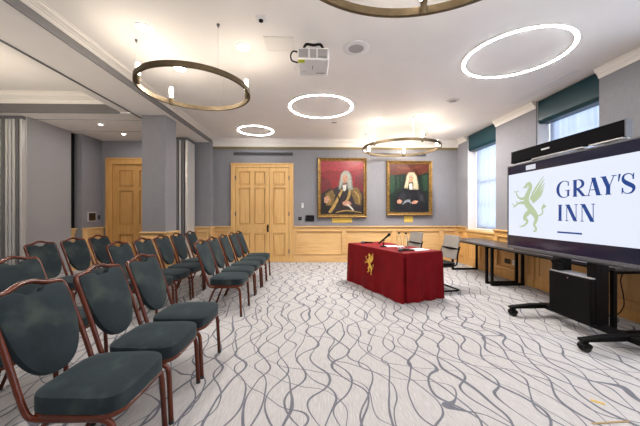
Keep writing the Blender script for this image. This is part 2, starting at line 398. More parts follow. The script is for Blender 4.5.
# doors
def door_leaf(bm, x0, x1, cols, rows, z0, z1, y=0, sw=.09):
    box(bm, (x0, y, z0), (x1, y+.04, z1))
    # raised stiles and rails
    zs = [z0] + [v for r in rows for v in r] + [z1]
    for i in range(0, len(zs), 2): box(bm, (x0, y-.026, zs[i]), (x1, y+.001, zs[i+1]))
    w = (x1-x0-sw*(cols+1))/cols
    for i in range(cols+1): box(bm, (x0+i*(w+sw), y-.0255, z0), (x0+i*(w+sw)+sw, y+.001, z1))
    for i in range(cols):
        a = x0+sw+i*(w+sw)
        for r0, r1 in rows:
            box(bm, (a+.035, y-.018, r0+.035), (a+w-.035, y+.001, r1-.035))
            for q in ((a, r0, a+w, r0+.014), (a, r1-.014, a+w, r1), (a, r0, a+.014, r1), (a+w-.014, r0, a+w, r1)):
                box(bm, (q[0], y-.034, q[1]), (q[2], y, q[3]))
ROWS = [(.16, .74), (.96, 1.88), (1.94, 2.29)]
d1 = thing('door_1', 'pale oak leaf and a half double door in the back wall', 'door', (-1.2675, BY, 0), 0, kind='structure')
b = BM(); hx = .7775
for s in (-1, 1): box(b, (s*hx, -.04, 0), (s*(hx-.105), 0, 2.479)); box(b, (s*hx, -.05, 0), (s*(hx-.03), -.0405, 2.46))
box(b, (-hx+.105, -.04, 2.385), (hx-.105, 0, 2.479)); box(b, (-hx-.01, -.056, 2.4605), (hx+.01, -.0405, 2.49)); box(b, (-hx-.01, -.0405, 2.4795), (hx+.01, 0, 2.49))
obj('door_frame', b, M['oakdoor'], d1, bevel=.004)
b = BM(); door_leaf(b, -.668, .176, 2, ROWS, .01, 2.38, -.004); lf = obj('door_leaf', b, M['oakdoor'], d1, bevel=.002, seg=1)
b = BM(); door_leaf(b, .180, .668, 1, ROWS, .01, 2.38, -.004); lf2 = obj('door_leaf', b, M['oakdoor'], d1, bevel=.002, seg=1)
b = BM(); box(b, (.118, -.036, .76), (.158, -.028, .95)); lathe(b, [(0, -.085), (.026, -.08), (.03, -.065), (.02, -.05), (.012, -.045), (.012, -.03)], (.138, 0, .88), 16, axis='Y'); box(b, (.130, -.04, .78), (.146, -.036, .81))
obj('door_knob', b, M['black'], d1)
for s in (-1, 1):
    for z in (.28, 1.22, 2.12):
        b = BM(); box(b, (s*.668-.012, -.055, z-.05), (s*.668+.012, -.03, z+.05)); obj('hinge', b, M['darkgrey'], d1)
d2 = thing('door_2', 'single oak door partly hidden by the column', 'door', (-4.23, 7.04, 0), 0, kind='structure')
b = BM()
for s in (-1, 1): box(b, (s*.683, -.04, 0), (s*.54, .1, 2.55)); box(b, (s*.683, -.055, 0), (s*.645, -.04, 2.55))
box(b, (-.54, -.04, 2.40), (.54, .1, 2.55)); box(b, (-.645, -.0545, 2.51), (.645, -.0405, 2.5495))
obj('door_frame', b, M['oak'], d2, bevel=.004)
b = BM(); door_leaf(b, -.54, .54, 2, [(.16, .74), (.96, 1.78), (1.86, 2.27)], .01, 2.40, .03, .14); obj('door_leaf', b, M['oak'], d2, bevel=.002, seg=1)
b = BM(); lathe(b, [(0, -.06), (.026, -.055), (.03, -.04), (.02, -.025), (.012, -.02), (.012, .02)], (.43, 0, .86), 16, axis='Y'); obj('door_knob', b, M['black'], d2)

# ---------------------------------------------------------------- ceiling lights
def ring_light(x, y, r, label, w=.034):
    t = thing('ring_light', label, 'ceiling light', (x, y, CH), 0, 'ring lights in the ceiling')
    b = BM(); n = 96
    def loop(rr, z): return [b.verts.new((rr*math.cos(2*PI*k/n), rr*math.sin(2*PI*k/n), z)) for k in range(n)]
    prof = [(r-w, -.001), (r-w+.004, -.014), (r-.004, -.014), (r, -.001)]
    R = [loop(*p) for p in prof]
    for A, B_ in zip(R, R[1:]+R[:1]):
        for k in range(n): b.faces.new((A[k], A[(k+1) % n], B_[(k+1) % n], B_[k]))
    obj('diffuser', b, M['ring'], t, smooth=True)
    b = BM()
    for r0, r1 in ((r-w-.008, r-w-.0005), (r+.0005, r+.008)):
        R = [loop(*p) for p in [(r0, -.0005), (r0, -.010), (r1, -.010), (r1, -.0005)]]
        for A, B_ in zip(R, R[1:]+R[:1]):
            for k in range(n): b.faces.new((A[k], A[(k+1) % n], B_[(k+1) % n], B_[k]))
    obj('trim_ring', b, M['white'], t)
ring_light(2.37, 3.34, .562, 'large glowing ring light in the ceiling nearest the big screen')
ring_light(.14, 5.06, .56, 'glowing ring light in the ceiling beyond the projector')
ring_light(-1.28, 6.53, .395, 'small glowing ring light in the ceiling before the double door')

def downlight(x, y, z, label, r=.082, em='lens', grp='recessed downlights', power=0):
    t = thing('downlight', label, 'downlight', (x, y, z), 0, grp)
    b = BM(); lathe(b, [(r, -.001), (r, -.008), (r-.016, -.010), (r-.018, -.004)], n=32); obj('bezel', b, M['white'], t, smooth=True)
    b = BM(); lathe(b, [(0, -.005), (r-.018, -.005), (r-.018, -.002), (0, -.002)], n=32); obj('lens', b, M[em], t)
    if power:
        ld = bpy.data.lights.new('downlight_lamp', 'AREA'); ld.shape = 'DISK'; ld.size = r*1.6; ld.energy = power; ld.color = CW
        lo = bpy.data.objects.new('downlight_lamp', ld); COL.objects.link(lo); lo.parent = t; lo.location = (0, 0, -.012)
P = 5.0
for x, y, lb in [(-1.69, 2.93, 'bright downlight above the left end of the bronze ring chandelier'), (-.78, 3.25, 'bright downlight between the projector and the bronze ring chandelier'),
                 (-1.70, 3.75, 'downlight seen just above the bronze hoop of the left chandelier'), (1.275, 5.65, 'downlight above the left half of the far chandelier'),
                 (2.04, 5.43, 'downlight above the right half of the far chandelier'), (2.645, 6.14, 'downlight near the back right corner of the ceiling'),
                 (-.6, 6.0, 'downlight in front of the double door'), (.2, 6.75, 'downlight before the first portrait'), ]:
    if lb.startswith('downlight in front') or lb.startswith('downlight before'): continue
    downlight(x, y, CH, lb, power=P if y < 5 else 30)
for x, y, lb in [(-4.12, 5.73, 'nearer small downlight in the lowered ceiling by the side door'), (-4.12, 6.42, 'farther small downlight in the lowered ceiling by the side door')]:
    downlight(x, y, 2.96, lb, r=.05, grp='small downlights in the lowered ceiling', power=2.5)
# added downlights behind the viewer, out of view, to brighten the room
for x, y in [(-1.6, .9), (.2, .3), (1.9, .9), (-1.6, -.8), (1.0, -.9), (2.9, .2)]:
    downlight(x, y, CH, 'added unseen downlight in the ceiling behind the viewer', grp='added downlights behind the viewer', power=8)
for x, y in [(-4.3, 3.3), (-4.3, 1.6), (-4.3, -.2)]:  # extra fittings added out of view to light the side room
    downlight(x, y, 3.28, 'added unseen downlight in the raised ceiling of the left side room', grp='added downlights of the left side room', power=3)

def chandelier(x, y, z, r, lamps, hooks, label, wire_r=.0012):
    t = thing('ring_chandelier', label, 'chandelier', (x, y, z), 0, 'bronze ring chandeliers')
    b = BM(); n = 96
    def loop(rr, zz): return [b.verts.new((rr*math.cos(2*PI*k/n), rr*math.sin(2*PI*k/n), zz)) for k in range(n)]
    pr = [(r-.013, -.026), (r+.013, -.026), (r+.013, .026), (r-.013, .026)]
    R = [loop(*p) for p in pr]
    for A, B_ in zip(R, R[1:]+R[:1]):
        for k in range(n): b.faces.new((A[k], A[(k+1) % n], B_[(k+1) % n], B_[k]))
    obj('hoop', b, M['brass'], t, smooth=True)
    for a in lamps:
        a = math.radians(a); c = (r-.032)*math.cos(a), (r-.032)*math.sin(a)
        b = BM(); lathe(b, [(0, -.045), (.016, -.045), (.021, -.03), (.021, .035), (.024, .036), (.024, .045), (0, .045)], (c[0], c[1], 0), 16)
        hl = obj('lamp_holder', b, M['brass'], t, smooth=True)
        b = BM(); lathe(b, [(0, .045), (.020, .045), (.020, .165), (.014, .172), (0, .173)], (c[0], c[1], 0), 16)
        obj('lamp_tube', b, M['candle'], t, smooth=True)
    for a in hooks:
        a = math.radians(a); c = r*math.cos(a), r*math.sin(a)
        b = BM(); tube(b, [(c[0], c[1], .026), (c[0], c[1], CH-z-.03)], wire_r, 6); w = obj('suspension_wire', b, M['greyplastic'], t)
        b = BM(); lathe(b, [(0, CH-z), (.014, CH-z), (.014, CH-z-.015), (.006, CH-z-.022), (.006, CH-z-.035), (0, CH-z-.035)], (c[0], c[1], 0), 12); obj('ceiling_fixing', b, M['darkgrey'], w)
chandelier(-1.32, 3.30, 2.625, .585, [12, 142, 206], [196, 312, 80], 'bronze hoop chandelier with three candle tubes hanging at upper left')
chandelier(.56, 1.155, 2.665, .90, [76, 148, 220, 292, 4], [20, 160, 265], 'bronze hoop chandelier cut off by the top of the photo, nearest the viewer')
chandelier(-4.55, 3.3, 2.35, .60, [0, 45, 90, 135, 180, 225, 270, 315], [20, 140, 260], 'added unseen bronze hoop chandelier brightening the left side room')  # added out of view to brighten the left side ceilings
chandelier(1.93, 6.33, 2.66, .82, [140, 212, 284, 356, 68], [150, 30, 270], 'far bronze hoop chandelier with five candle tubes before the portraits')

# projector
pj = thing('projector', 'white ceiling projector with black cable loop and yellow sticker', 'projector', (.005, 3.18, CH))
pw, pd = .165, .18
b = BM(); box(b, (-pw, -pd, -.265), (pw, pd, -.135)); obj('housing', b, M['plastic'], pj, bevel=.015, seg=3)
for k, (a, c) in enumerate(((-.15, -.055), (-.035, .03), (.045, .145))):
    b = BM(); box(b, (a, -pd-.003, -.245), (c, -pd+.002, -.155))
    for i in range(7): box(b, (a, -pd-.006, -.24+i*.0125), (c, -pd-.002, -.235+i*.0125))
    obj('vent_grille', b, M['greyplastic'], pj)
b = BM(); box(b, (-pw+.005, -pd-.001, -.268), (-.09, -pd+.06, -.264)); obj('yellow_sticker', b, mat('yellow_label', (.55, .62, .03), .5), pj)
b = BM(); box(b, (-.012, -.06, -.2665), (-.004, .02, -.2645)); box(b, (.03, .10, -.2665), (.13, .112, -.2645)); obj('underside_slots', b, M['darkgrey'], pj)
b = BM(); lathe(b, [(.028, -.265), (.03, -.271), (.02, -.272), (.0, -.272)], (-.11, .09, 0), 20); lathe(b, [(.012, -.265), (.012, -.275), (0, -.275)], (.12, -.13, 0), 12); lathe(b, [(.012, -.265), (.012, -.275), (0, -.275)], (.12, .13, 0), 12); obj('adjuster_foot', b, M['plastic'], pj)
b = BM(); lathe(b, [(.0, 0), (.07, 0), (.07, -.012), (.022, -.018), (.022, -.11), (.06, -.115), (.06, -.135), (0, -.135)], n=24); obj('ceiling_mount', b, M['plastic'], pj, smooth=True)
b = BM(); tube(b, catmull([(-.10, -.16, -.135), (-.07, -.20, -.118), (0, -.205, -.128), (.07, -.20, -.118), (.10, -.16, -.135)], 5), .014, 8); obj('cable_bundle', b, M['black'], pj, smooth=True)
b = BM(); tube(b, catmull([(-.165, -.15, -.17), (-.21, -.17, -.175), (-.235, -.16, -.21), (-.225, -.13, -.25), (-.165, -.10, -.255)], 6), .008, 8); obj('cable_loop', b, M['black'], pj, smooth=True)
b = BM(); tube(b, catmull([(-.165, -.02, -.255), (-.20, -.03, -.262), (-.21, .04, -.262), (-.165, .06, -.25)], 5), .004, 6); obj('white_cable', b, M['plastic'], pj, smooth=True)

def ceil_speaker(x, y, r, label, cone=True):
    t = thing('ceiling_speaker', label, 'speaker', (x, y, CH), 0, 'round ceiling speakers')
    b = BM(); lathe(b, [(r, -.001), (r, -.008), (r*.9, -.014), (r*.6, -.012), (r*.58, -.006)], n=40); obj('rim', b, M['plastic'] if cone else M['white'], t, smooth=True)
    b = BM(); lathe(b, [(0, -.009), (r*.585, -.009), (r*.585, -.002), (0, -.002)], n=40); obj('grille', b, M['greyplastic'], t)
ceil_speaker(.483, 3.24, .145, 'round white ceiling speaker with grey centre right of the projector')
ceil_speaker(2.307, 4.72, .10, 'flush round ceiling speaker between the far chandelier and the large ring light', False)
ceil_speaker(.43, 5.89, .095, 'flush round ceiling speaker just beyond the middle ring light', False)
b = BM(); a0, a1, c0, c1 = -.512, -.215, 3.06, 3.31
box(b, (a0, c0, CH-.003), (a1, c1, CH))
for q in ((a0-.008, c0-.008, a1+.008, c0), (a0-.008, c1, a1+.008, c1+.008), (a0-.008, c0, a0, c1), (a1, c0, a1+.008, c1)): box(b, (q[0], q[1], CH-.006), (q[2], q[3], CH))
tag(obj('access_hatch', b, M['white']), 'square white access hatch in the ceiling left of the projector', 'hatch')
t = thing('motion_sensor', 'small white square sensor on the ceiling above the access hatch', 'sensor', (-.492, 2.764, CH))
b = BM(); box(b, (-.045, -.045, -.022), (.045, .045, 0)); obj('housing', b, M['plastic'], t, bevel=.006)
b = BM(); lathe(b, [(.022, -.022), (.020, -.034), (.010, -.042), (0, -.044)], n=20); obj('lens', b, M['black'], t, smooth=True)
t = thing('slot_vent', 'long narrow slot vent in the ceiling before the near window', 'vent', (3.42, 4.25, CH))
b = BM(); box(b, (-.06, -.57, -.006), (-.045, .57, 0)); box(b, (.045, -.57, -.006), (.06, .57, 0)); box(b, (-.06, -.585, -.006), (.06, -.57, 0)); box(b, (-.06, .57, -.006), (.06, .585, 0)); obj('frame', b, M['white'], t)
b = BM(); box(b, (-.045, -.57, -.003), (-.004, .57, 0)); box(b, (.004, -.57, -.003), (.045, .57, 0)); obj('slot', b, M['plastic'], t)
def wall_vent(x0, x1, z0, z1, label):
    t = thing('wall_vent', label, 'vent', ((x0+x1)/2, BY, (z0+z1)/2), 0, 'slotted vents high on the back wall')
    w = (x1-x0)/2; hh = (z1-z0)/2
    b = BM(); box(b, (-w, -.004, -hh), (w, 0, hh)); obj('backing', b, M['black'], t)
    b = BM(); f = .010
    for q in ((-w, -hh, w, -hh+f), (-w, hh-f, w, hh), (-w, -hh, -w+f, hh), (w-f, -hh, w, hh)): box(b, (q[0], -.014, q[1]), (q[2], 0, q[3]))
    for i in range(1, 4): box(b, (-w, -.011, -hh+i*2*hh/4-.004), (w, -.003, -hh+i*2*hh/4+.004))
    obj('louvres', b, M['darkgrey'], t)
wall_vent(-1.995, -.503, 2.685, 2.77, 'long dark slotted vent above the double door')
wall_vent(1.45, 2.89, 2.68, 2.765, 'long dark slotted vent behind the far chandelier')

# ---------------------------------------------------------------- wall pieces
def frame_bm(w, hgt, fw, depth):
    b = BM()
    prof = [(0, 0), (0, -depth*.55), (fw*.15, -depth), (fw*.35, -depth*.92), (fw*.55, -depth*.55), (fw*.8, -depth*.5), (fw*.88, -depth*.62), (fw, -depth*.40), (fw, 0)]
    rings = []
    for d, y in prof:
        x, z = w/2-d, hgt/2-d
        rings.append([b.verts.new(p) for p in ((-x, y, -z), (x, y, -z), (x, y, z), (-x, y, z))])
    for A, B_ in zip(rings, rings[1:]):
        for k in range(4): b.faces.new((A[k], A[(k+1) % 4], B_[(k+1) % 4], B_[k]))
    return b
M['giltframe'] = noisy('carved_gilt_frame', (.13, .072, .02), (.34, .20, .058), 28, rough=.42, metal=.55, bump=.5)
PC = {}
def pc(name, c):
    if name not in PC: PC[name] = noisy('paint_'+name, tuple(v*.6 for v in c), tuple(min(1, v*.92) for v in c), 22, rough=.3, spec=.5)
    return PC[name]
def portrait(x0, x1, z0, z1, label, layers, plate, fw=.088):
    w, hh = x1-x0, z1-z0
    t = thing('framed_portrait', label, 'painting', ((x0+x1)/2, BY-.012, (z0+z1)/2))
    obj('gilt_frame', frame_bm(w, hh, fw, .075), M['giltframe'], t)
    iw, ih = w-2*fw+.01, hh-2*fw+.01
    names = []; b = BM(); y = -.03
    def mi(c):
        if c not in names: names.append(c)
        return names.index(c)
    def uv(u, v): return (-iw/2+u*iw, ih/2-v*ih)
    box(b, (-iw/2, y, -ih/2), (iw/2, 0, ih/2), mi(layers[0][0]))
    for c, kind, data in layers[1:]:
        y -= .0006
        if kind == 'p': prism(b, [uv(*q) for q in data], y, y+.0005, 'Y', mi(c))
        elif kind == 'e': prism(b, [uv(*q) for q in ell(*data)], y, y+.0005, 'Y', mi(c))
        else: stroke(b, [uv(*q) for q in data[0]], [q*iw for q in data[1]], y, mi(c), th=.0005)
    obj('painted_canvas', b, [PC[n] for n in names], t)
    b = BM()
    for s in (-1, 1): tube(b, [(s*w*.28, -.004, hh/2), (s*w*.28, -.004, 2.87-(z0+z1)/2)], .0018, 6)
    obj('hanging_wire', b, M['darkgrey'], t)
    p = thing('nameplate', 'small brass nameplate under the '+plate[4], 'nameplate', ((plate[0]+plate[1])/2, BY, (plate[2]+plate[3])/2), 0, 'brass nameplates')
    b = BM(); pw_, ph_ = (plate[1]-plate[0])/2, (plate[3]-plate[2])/2
    box(b, (-pw_, -.012, -ph_), (pw_, 0, ph_)); obj('plate', b, mat('brass_plate', (.68, .47, .10), .4, metal=.25), p, bevel=.003)
    b = BM()
    for s in (-1, 1): lathe(b, [(.005, -.012), (.004, -.015), (0, -.0155)], (s*(pw_-.02), 0, 0), 10, axis='Y')
    obj('screw', b, M['gold'], p)
for n, c in dict(crim=(.22, .008, .016), crimdark=(.13, .012, .018), crimlite=(.34, .022, .036), dark=(.016, .013, .013), robe=(.028, .022, .024), ochre=(.17, .105, .035), goldt=(.40, .26, .075),
                 wig=(.36, .37, .32), wigd=(.22, .23, .20), skin=(.52, .27, .18), skind=(.36, .16, .10), white=(.62, .60, .55), green=(.022, .055, .028), greend=(.008, .02, .012), rust=(.10, .022, .010), rustl=(.15, .035, .014),
                 black=(.008, .008, .010), blackl=(.022, .022, .028), cream=(.55, .47, .32), creamd=(.36, .29, .18), grey=(.24, .25, .28)).items(): pc(n, c)
p1 = [('crim',), ('crimlite', 'p', [(0, 0), (1, 0), (1, .14), (.6, .20), (.3, .14), (0, .22)]), ('crimlite', 's', ([(.05, .10), (.4, .16), (.95, .08)], [.05, .07, .05])),
      ('crimdark', 'p', [(0, .30), (.18, .34), (.30, .55), (.2, .8), (0, .8)]), ('crimdark', 'p', [(.80, .30), (1, .2), (1, .8), (.8, .75)]),
      ('dark', 'p', [(0, .62), (.2, .52), (.5, .6), (.85, .5), (1, .62), (1, 1), (0, 1)]),
      ('robe', 'p', [(.22, .98), (.20, .72), (.30, .52), (.44, .46), (.68, .46), (.84, .50), (.95, .62), (.97, .98)]),
      ('ochre', 'p', [(.70, .50), (.86, .50), (.96, .64), (.94, .84), (.80, .80), (.72, .62)]), ('ochre', 'p', [(.10, .62), (.26, .54), (.34, .62), (.28, .84), (.12, .84)]),
      ('goldt', 's', ([(.50, .54), (.40, .70), (.28, .88), (.20, .97)], [.05, .06, .07, .06])), ('goldt', 's', ([(.68, .52), (.66, .64), (.60, .76)], [.05, .06, .05])),
      ('goldt', 's', ([(.78, .56), (.88, .66), (.90, .8)], [.02, .03, .02])), ('goldt', 's', ([(.16, .64), (.22, .74), (.18, .82)], [.02, .03, .02])), ('goldt', 's', ([(.35, .97), (.6, .93), (.95, .97)], [.02, .03, .02])),
      ('wigd', 'p', [(.47, .24), (.54, .18), (.64, .18), (.71, .25), (.74, .42), (.75, .54), (.64, .56), (.60, .42), (.53, .42), (.46, .54), (.41, .52), (.44, .36)]),
      ('wig', 'p', [(.48, .25), (.54, .19), (.63, .19), (.69, .26), (.71, .42), (.71, .51), (.64, .51), (.62, .36), (.52, .36), (.46, .50), (.43, .49), (.46, .36)]),
      ('skin', 'e', (.565, .335, .058, .078)), ('skind', 's', ([(.55, .335), (.545, .36), (.56, .365)], [.006, .012, .008])), ('skind', 's', ([(.535, .385), (.565, .39), (.59, .385)], [.006, .010, .006])),
      ('dark', 's', ([(.525, .318), (.548, .315)], [.008, .008])), ('dark', 's', ([(.575, .315), (.60, .318)], [.008, .008])),
      ('white', 'p', [(.51, .45), (.60, .44), (.59, .54), (.55, .57), (.51, .54)]), ('skin', 'p', [(.50, .78), (.58, .74), (.68, .76), (.72, .81), (.62, .85), (.52, .83)]),
      ('skin', 'p', [(.08, .68), (.16, .66), (.20, .73), (.15, .80), (.08, .78)]), ('white', 's', ([(.60, .80), (.70, .87), (.76, .93)], [.035, .04, .035])), ('dark', 's', ([(.3, .60), (.4, .66), (.5, .88)], [.02, .03, .02]))]
p2 = [('greend',), ('rust', 'p', [(0, 0), (1, 0), (1, .16), (.75, .23), (.4, .20), (0, .24)]), ('rustl', 's', ([(.2, .06), (.5, .10), (.8, .05)], [.04, .06, .04])),
      ('green', 'p', [(0, .22), (.12, .23), (.14, .5), (.06, .62), (0, .6)]), ('green', 's', ([(.20, .26), (.22, .42), (.20, .52)], [.04, .05, .04])), ('green', 'p', [(.80, .24), (.96, .23), (.98, .55), (.86, .55), (.82, .4)]), ('green', 's', ([(.30, .26), (.31, .36)], [.03, .03])),
      ('black', 'p', [(.10, 1), (.12, .74), (.22, .58), (.38, .49), (.72, .49), (.88, .58), (.96, .76), (.97, 1)]),
      ('blackl', 'p', [(.20, .70), (.34, .56), (.42, .66), (.32, .82), (.22, .80)]), ('blackl', 'p', [(.68, .56), (.84, .64), (.90, .80), (.76, .76)]), ('blackl', 's', ([(.5, .60), (.52, .8), (.50, .98)], [.02, .03, .03])),
      ('creamd', 'p', [(.43, .24), (.48, .17), (.62, .17), (.69, .25), (.73, .44), (.73, .53), (.60, .53), (.59, .38), (.49, .38), (.46, .51), (.36, .50), (.40, .36)]),
      ('cream', 'p', [(.44, .25), (.49, .18), (.61, .18), (.67, .25), (.70, .42), (.70, .50), (.61, .50), (.60, .34), (.48, .34), (.45, .48), (.39, .47), (.42, .36)]),
      ('skin', 'e', (.54, .30, .058, .078)), ('skind', 's', ([(.545, .30), (.548, .325), (.535, .33)], [.006, .012, .008])), ('skind', 's', ([(.51, .35), (.54, .355), (.57, .35)], [.006, .010, .006])),
      ('dark', 's', ([(.50, .283), (.523, .28)], [.008, .008])), ('dark', 's', ([(.557, .28), (.58, .283)], [.008, .008])),
      ('white', 'p', [(.49, .41), (.57, .40), (.58, .53), (.50, .53)]), ('skin', 'p', [(.18, .76), (.25, .73), (.32, .77), (.28, .82), (.20, .82)]), ('skin', 'p', [(.55, .79), (.64, .75), (.72, .77), (.68, .82), (.57, .83)]),
      ('grey', 's', ([(.32, .84), (.42, .77), (.52, .76)], [.02, .06, .05])), ('grey', 's', ([(.40, .75), (.48, .77), (.54, .81)], [.02, .03, .03]))]
portrait(.116, 1.362, 1.126, 2.632, 'gilt framed portrait of a person in a long grey wig before crimson drapery', p1, (.484, .992, .995, 1.115, 'crimson portrait'))
portrait(1.86, 3.03, 1.176, 2.564, 'gilt framed portrait of a person in black robes and cream wig', p2, (2.325, 2.55, 1.005, 1.155, 'portrait in black robes'))
t = thing('thermostat', 'slim white thermostat on the wall right of the double door', 'thermostat', (-.263, BY, 1.43))
b = BM(); box(b, (-.026, -.02, -.06), (.026, 0, .06)); obj('case', b, M['plastic'], t, bevel=.006)
b = BM(); box(b, (-.016, -.0215, .005), (.016, -.02, .04)); obj('display', b, M['greyplastic'], t)
t = thing('wall_switch', 'small square black switch beside the double door', 'switch', (-.326, BY, 1.10))
b = BM(); box(b, (-.042, -.008, -.042), (.042, 0, .042)); obj('faceplate', b, M['blackplastic'], t, bevel=.003)
b = BM(); box(b, (-.012, -.014, -.018), (.012, -.008, .018)); obj('rocker', b, M['darkgrey'], t)
t = thing('control_screen', 'black landscape touch panel on the wall left of the crimson portrait', 'control panel', (-.075, BY, 1.11))
b = BM(); box(b, (-.108, -.022, -.076), (.108, 0, .076)); obj('case', b, M['blackplastic'], t, bevel=.006)
b = BM(); box(b, (-.092, -.0235, -.060), (.092, -.022, .060)); obj('glass', b, mat('black_glass', (.006, .006, .008), .08), t)
t = thing('control_screen', 'square touch panel in a pale frame on the wall left of the side door', 'control panel', (-5.02, 6.70, 1.154), PI/2)
b = BM(); box(b, (-.13, -.02, -.11), (.13, 0, .11)); obj('frame', b, M['greyplastic'], t, bevel=.006)
b = BM(); box(b, (-.10, -.0225, -.085), (.10, -.02, .085)); obj('glass', b, mat('brown_black_glass', (.025, .016, .012), .12), t)
t = thing('wall_switch', 'small dark switch beside the square touch panel', 'switch', (-5.02, 6.93, 1.14), PI/2)
b = BM(); box(b, (-.03, -.01, -.045), (.03, 0, .045)); obj('faceplate', b, M['black'], t, bevel=.003)
b = BM(); box(b, (-.010, -.016, -.016), (.010, -.01, .016)); obj('rocker', b, M['darkgrey'], t)

# folded partitions
def partition(name, label, x, y, n, step, depth, z, mats):
    t = thing(name, label, 'folding partition', (x, y, 0), 0, 'folded partition stacks')
    for i in range(n):
        b = BM(); box(b, (i*step+.004, 0, .02), (i*step+step*.74, depth, z-.06)); p = obj('partition_panel', b, M[mats[i % len(mats)]], t, bevel=.004, seg=1)
        if i == n-1: continue
        b = BM(); box(b, (i*step+step*.74, .03, .02), (i*step+step+.002, depth, z-.06)); obj('edge_seal', b, M['black'], p)
    b = BM(); box(b, (0, .02, z-.06), (n*step-step*.25, depth, z)); obj('top_carrier', b, M['darkgrey'], t)
M['alu'] = mat('anodised_aluminium', (.55, .54, .53), .35, metal=.35)
M['darklam'] = mat('dark_grey_laminate_panel', (.12, .12, .13), .5)
M['lam'] = mat('grey_laminate', (.42, .42, .44), .5)
partition('folding_partition', 'stack of folded grey partition panels at the left edge of the photo', -5.60, 5.22, 8, .063, .45, 2.955, ['lam', 'alu', 'darklam', 'alu'])
partition('folding_partition', 'stack of folded partition panels between the column and the pilaster', -3.10, 6.62, 4, .07, .42, 2.945, ['darklam', 'lam', 'darklam', 'alu'])

# blinds at the windows
for (y0, y1), lb in zip(WIN, ['at the far window', 'at the near window above the big screen', 'of the added third window', 'of the added fourth window']):
    hw = (y1-y0)/2-.01
    t = thing('window_blind', 'glossy teal pelmet with pale sheer blind '+lb, 'blind', (RX+.02, (y0+y1)/2, 2.74), 0, 'teal and sheer window blinds')
    b = BM(); prism(b, [(.02, -.015), (.03, -.03), (.19, -.03), (.19, .345), (.0, .345), (.0, .02)], -hw, hw, 'Y'); obj('pelmet', b, M['teal'], t, bevel=.012, seg=3)
    drop = -1.86 if (RX+.02, y0)[1] > 3 else -.25  # blinds of the added windows stay raised so more daylight enters
    b = BM(); n = 60
    for k in range(n):
        a0, a1 = -hw+.012+(2*hw-.024)*k/n, -hw+.012+(2*hw-.024)*(k+1)/n
        f = lambda a: .205+.006*math.sin(a*60)
        b.faces.new([b.verts.new(p) for p in ((f(a0), a0, drop), (f(a1), a1, drop), (f(a1), a1, .0), (f(a0), a0, .0))])
    bmesh.ops.remove_doubles(b, verts=b.verts, dist=1e-5)
    obj('sheer_fabric', b, M['sheer'], t, smooth=True)
    b = BM(); box(b, (.195, -hw+.012, drop-.025), (.215, hw-.012, drop+.002)); obj('bottom_bar', b, M['white'], t)

# ---------------------------------------------------------------- chairs
def pad(outline, thick, axis_pt, nrm_front, dome=1.0, back=.35, rings=(1.0, .985, .94, .86, .72, .5, .25), inner=None):
    """cushion from a 2-D outline; axis_pt(u, v, d) maps outline coordinates and depth to 3-D"""
    b = BM(); cu = sum(p[0] for p in outline)/len(outline); cv = sum(p[1] for p in outline)/len(outline)
    inner = inner or outline
    def ring(s, d):
        k = min(1, (1-s)/.14)
        return [b.verts.new(axis_pt(cu+(u+(p-u)*k-cu)*s, cv+(v+(q-v)*k-cv)*s, d)) for (u, v), (p, q) in zip(outline, inner)]
    seq = []
    for s in rings: seq.append(ring(s, thick*.5+thick*.5*dome*(1-(s**6)) if s < 1 else thick*.35))
    bot = [ring(1.0, -thick*back)] + [ring(s, -thick*(back+.08)) for s in (.97, .6)]
    L = len(outline)
    def bridge(A, B_):
        for k in range(L): b.faces.new((A[k], A[(k+1) % L], B_[(k+1) % L], B_[k]))
    for A, B_ in zip(seq, seq[1:]): bridge(A, B_)
    c = b.verts.new(axis_pt(cu, cv, thick*(.5+.5*dome)))
    for k in range(L): b.faces.new((seq[-1][k], seq[-1][(k+1) % L], c))
    bridge(seq[0], bot[0]); bridge(bot[0], bot[1]); bridge(bot[1], bot[2]); b.faces.new(bot[2])
    return b
def sup(u, n): return math.copysign(abs(u)**n, u)
def lean(z): return -.180-.295*(z-.38)-.03*((z-.38)/.5)**2
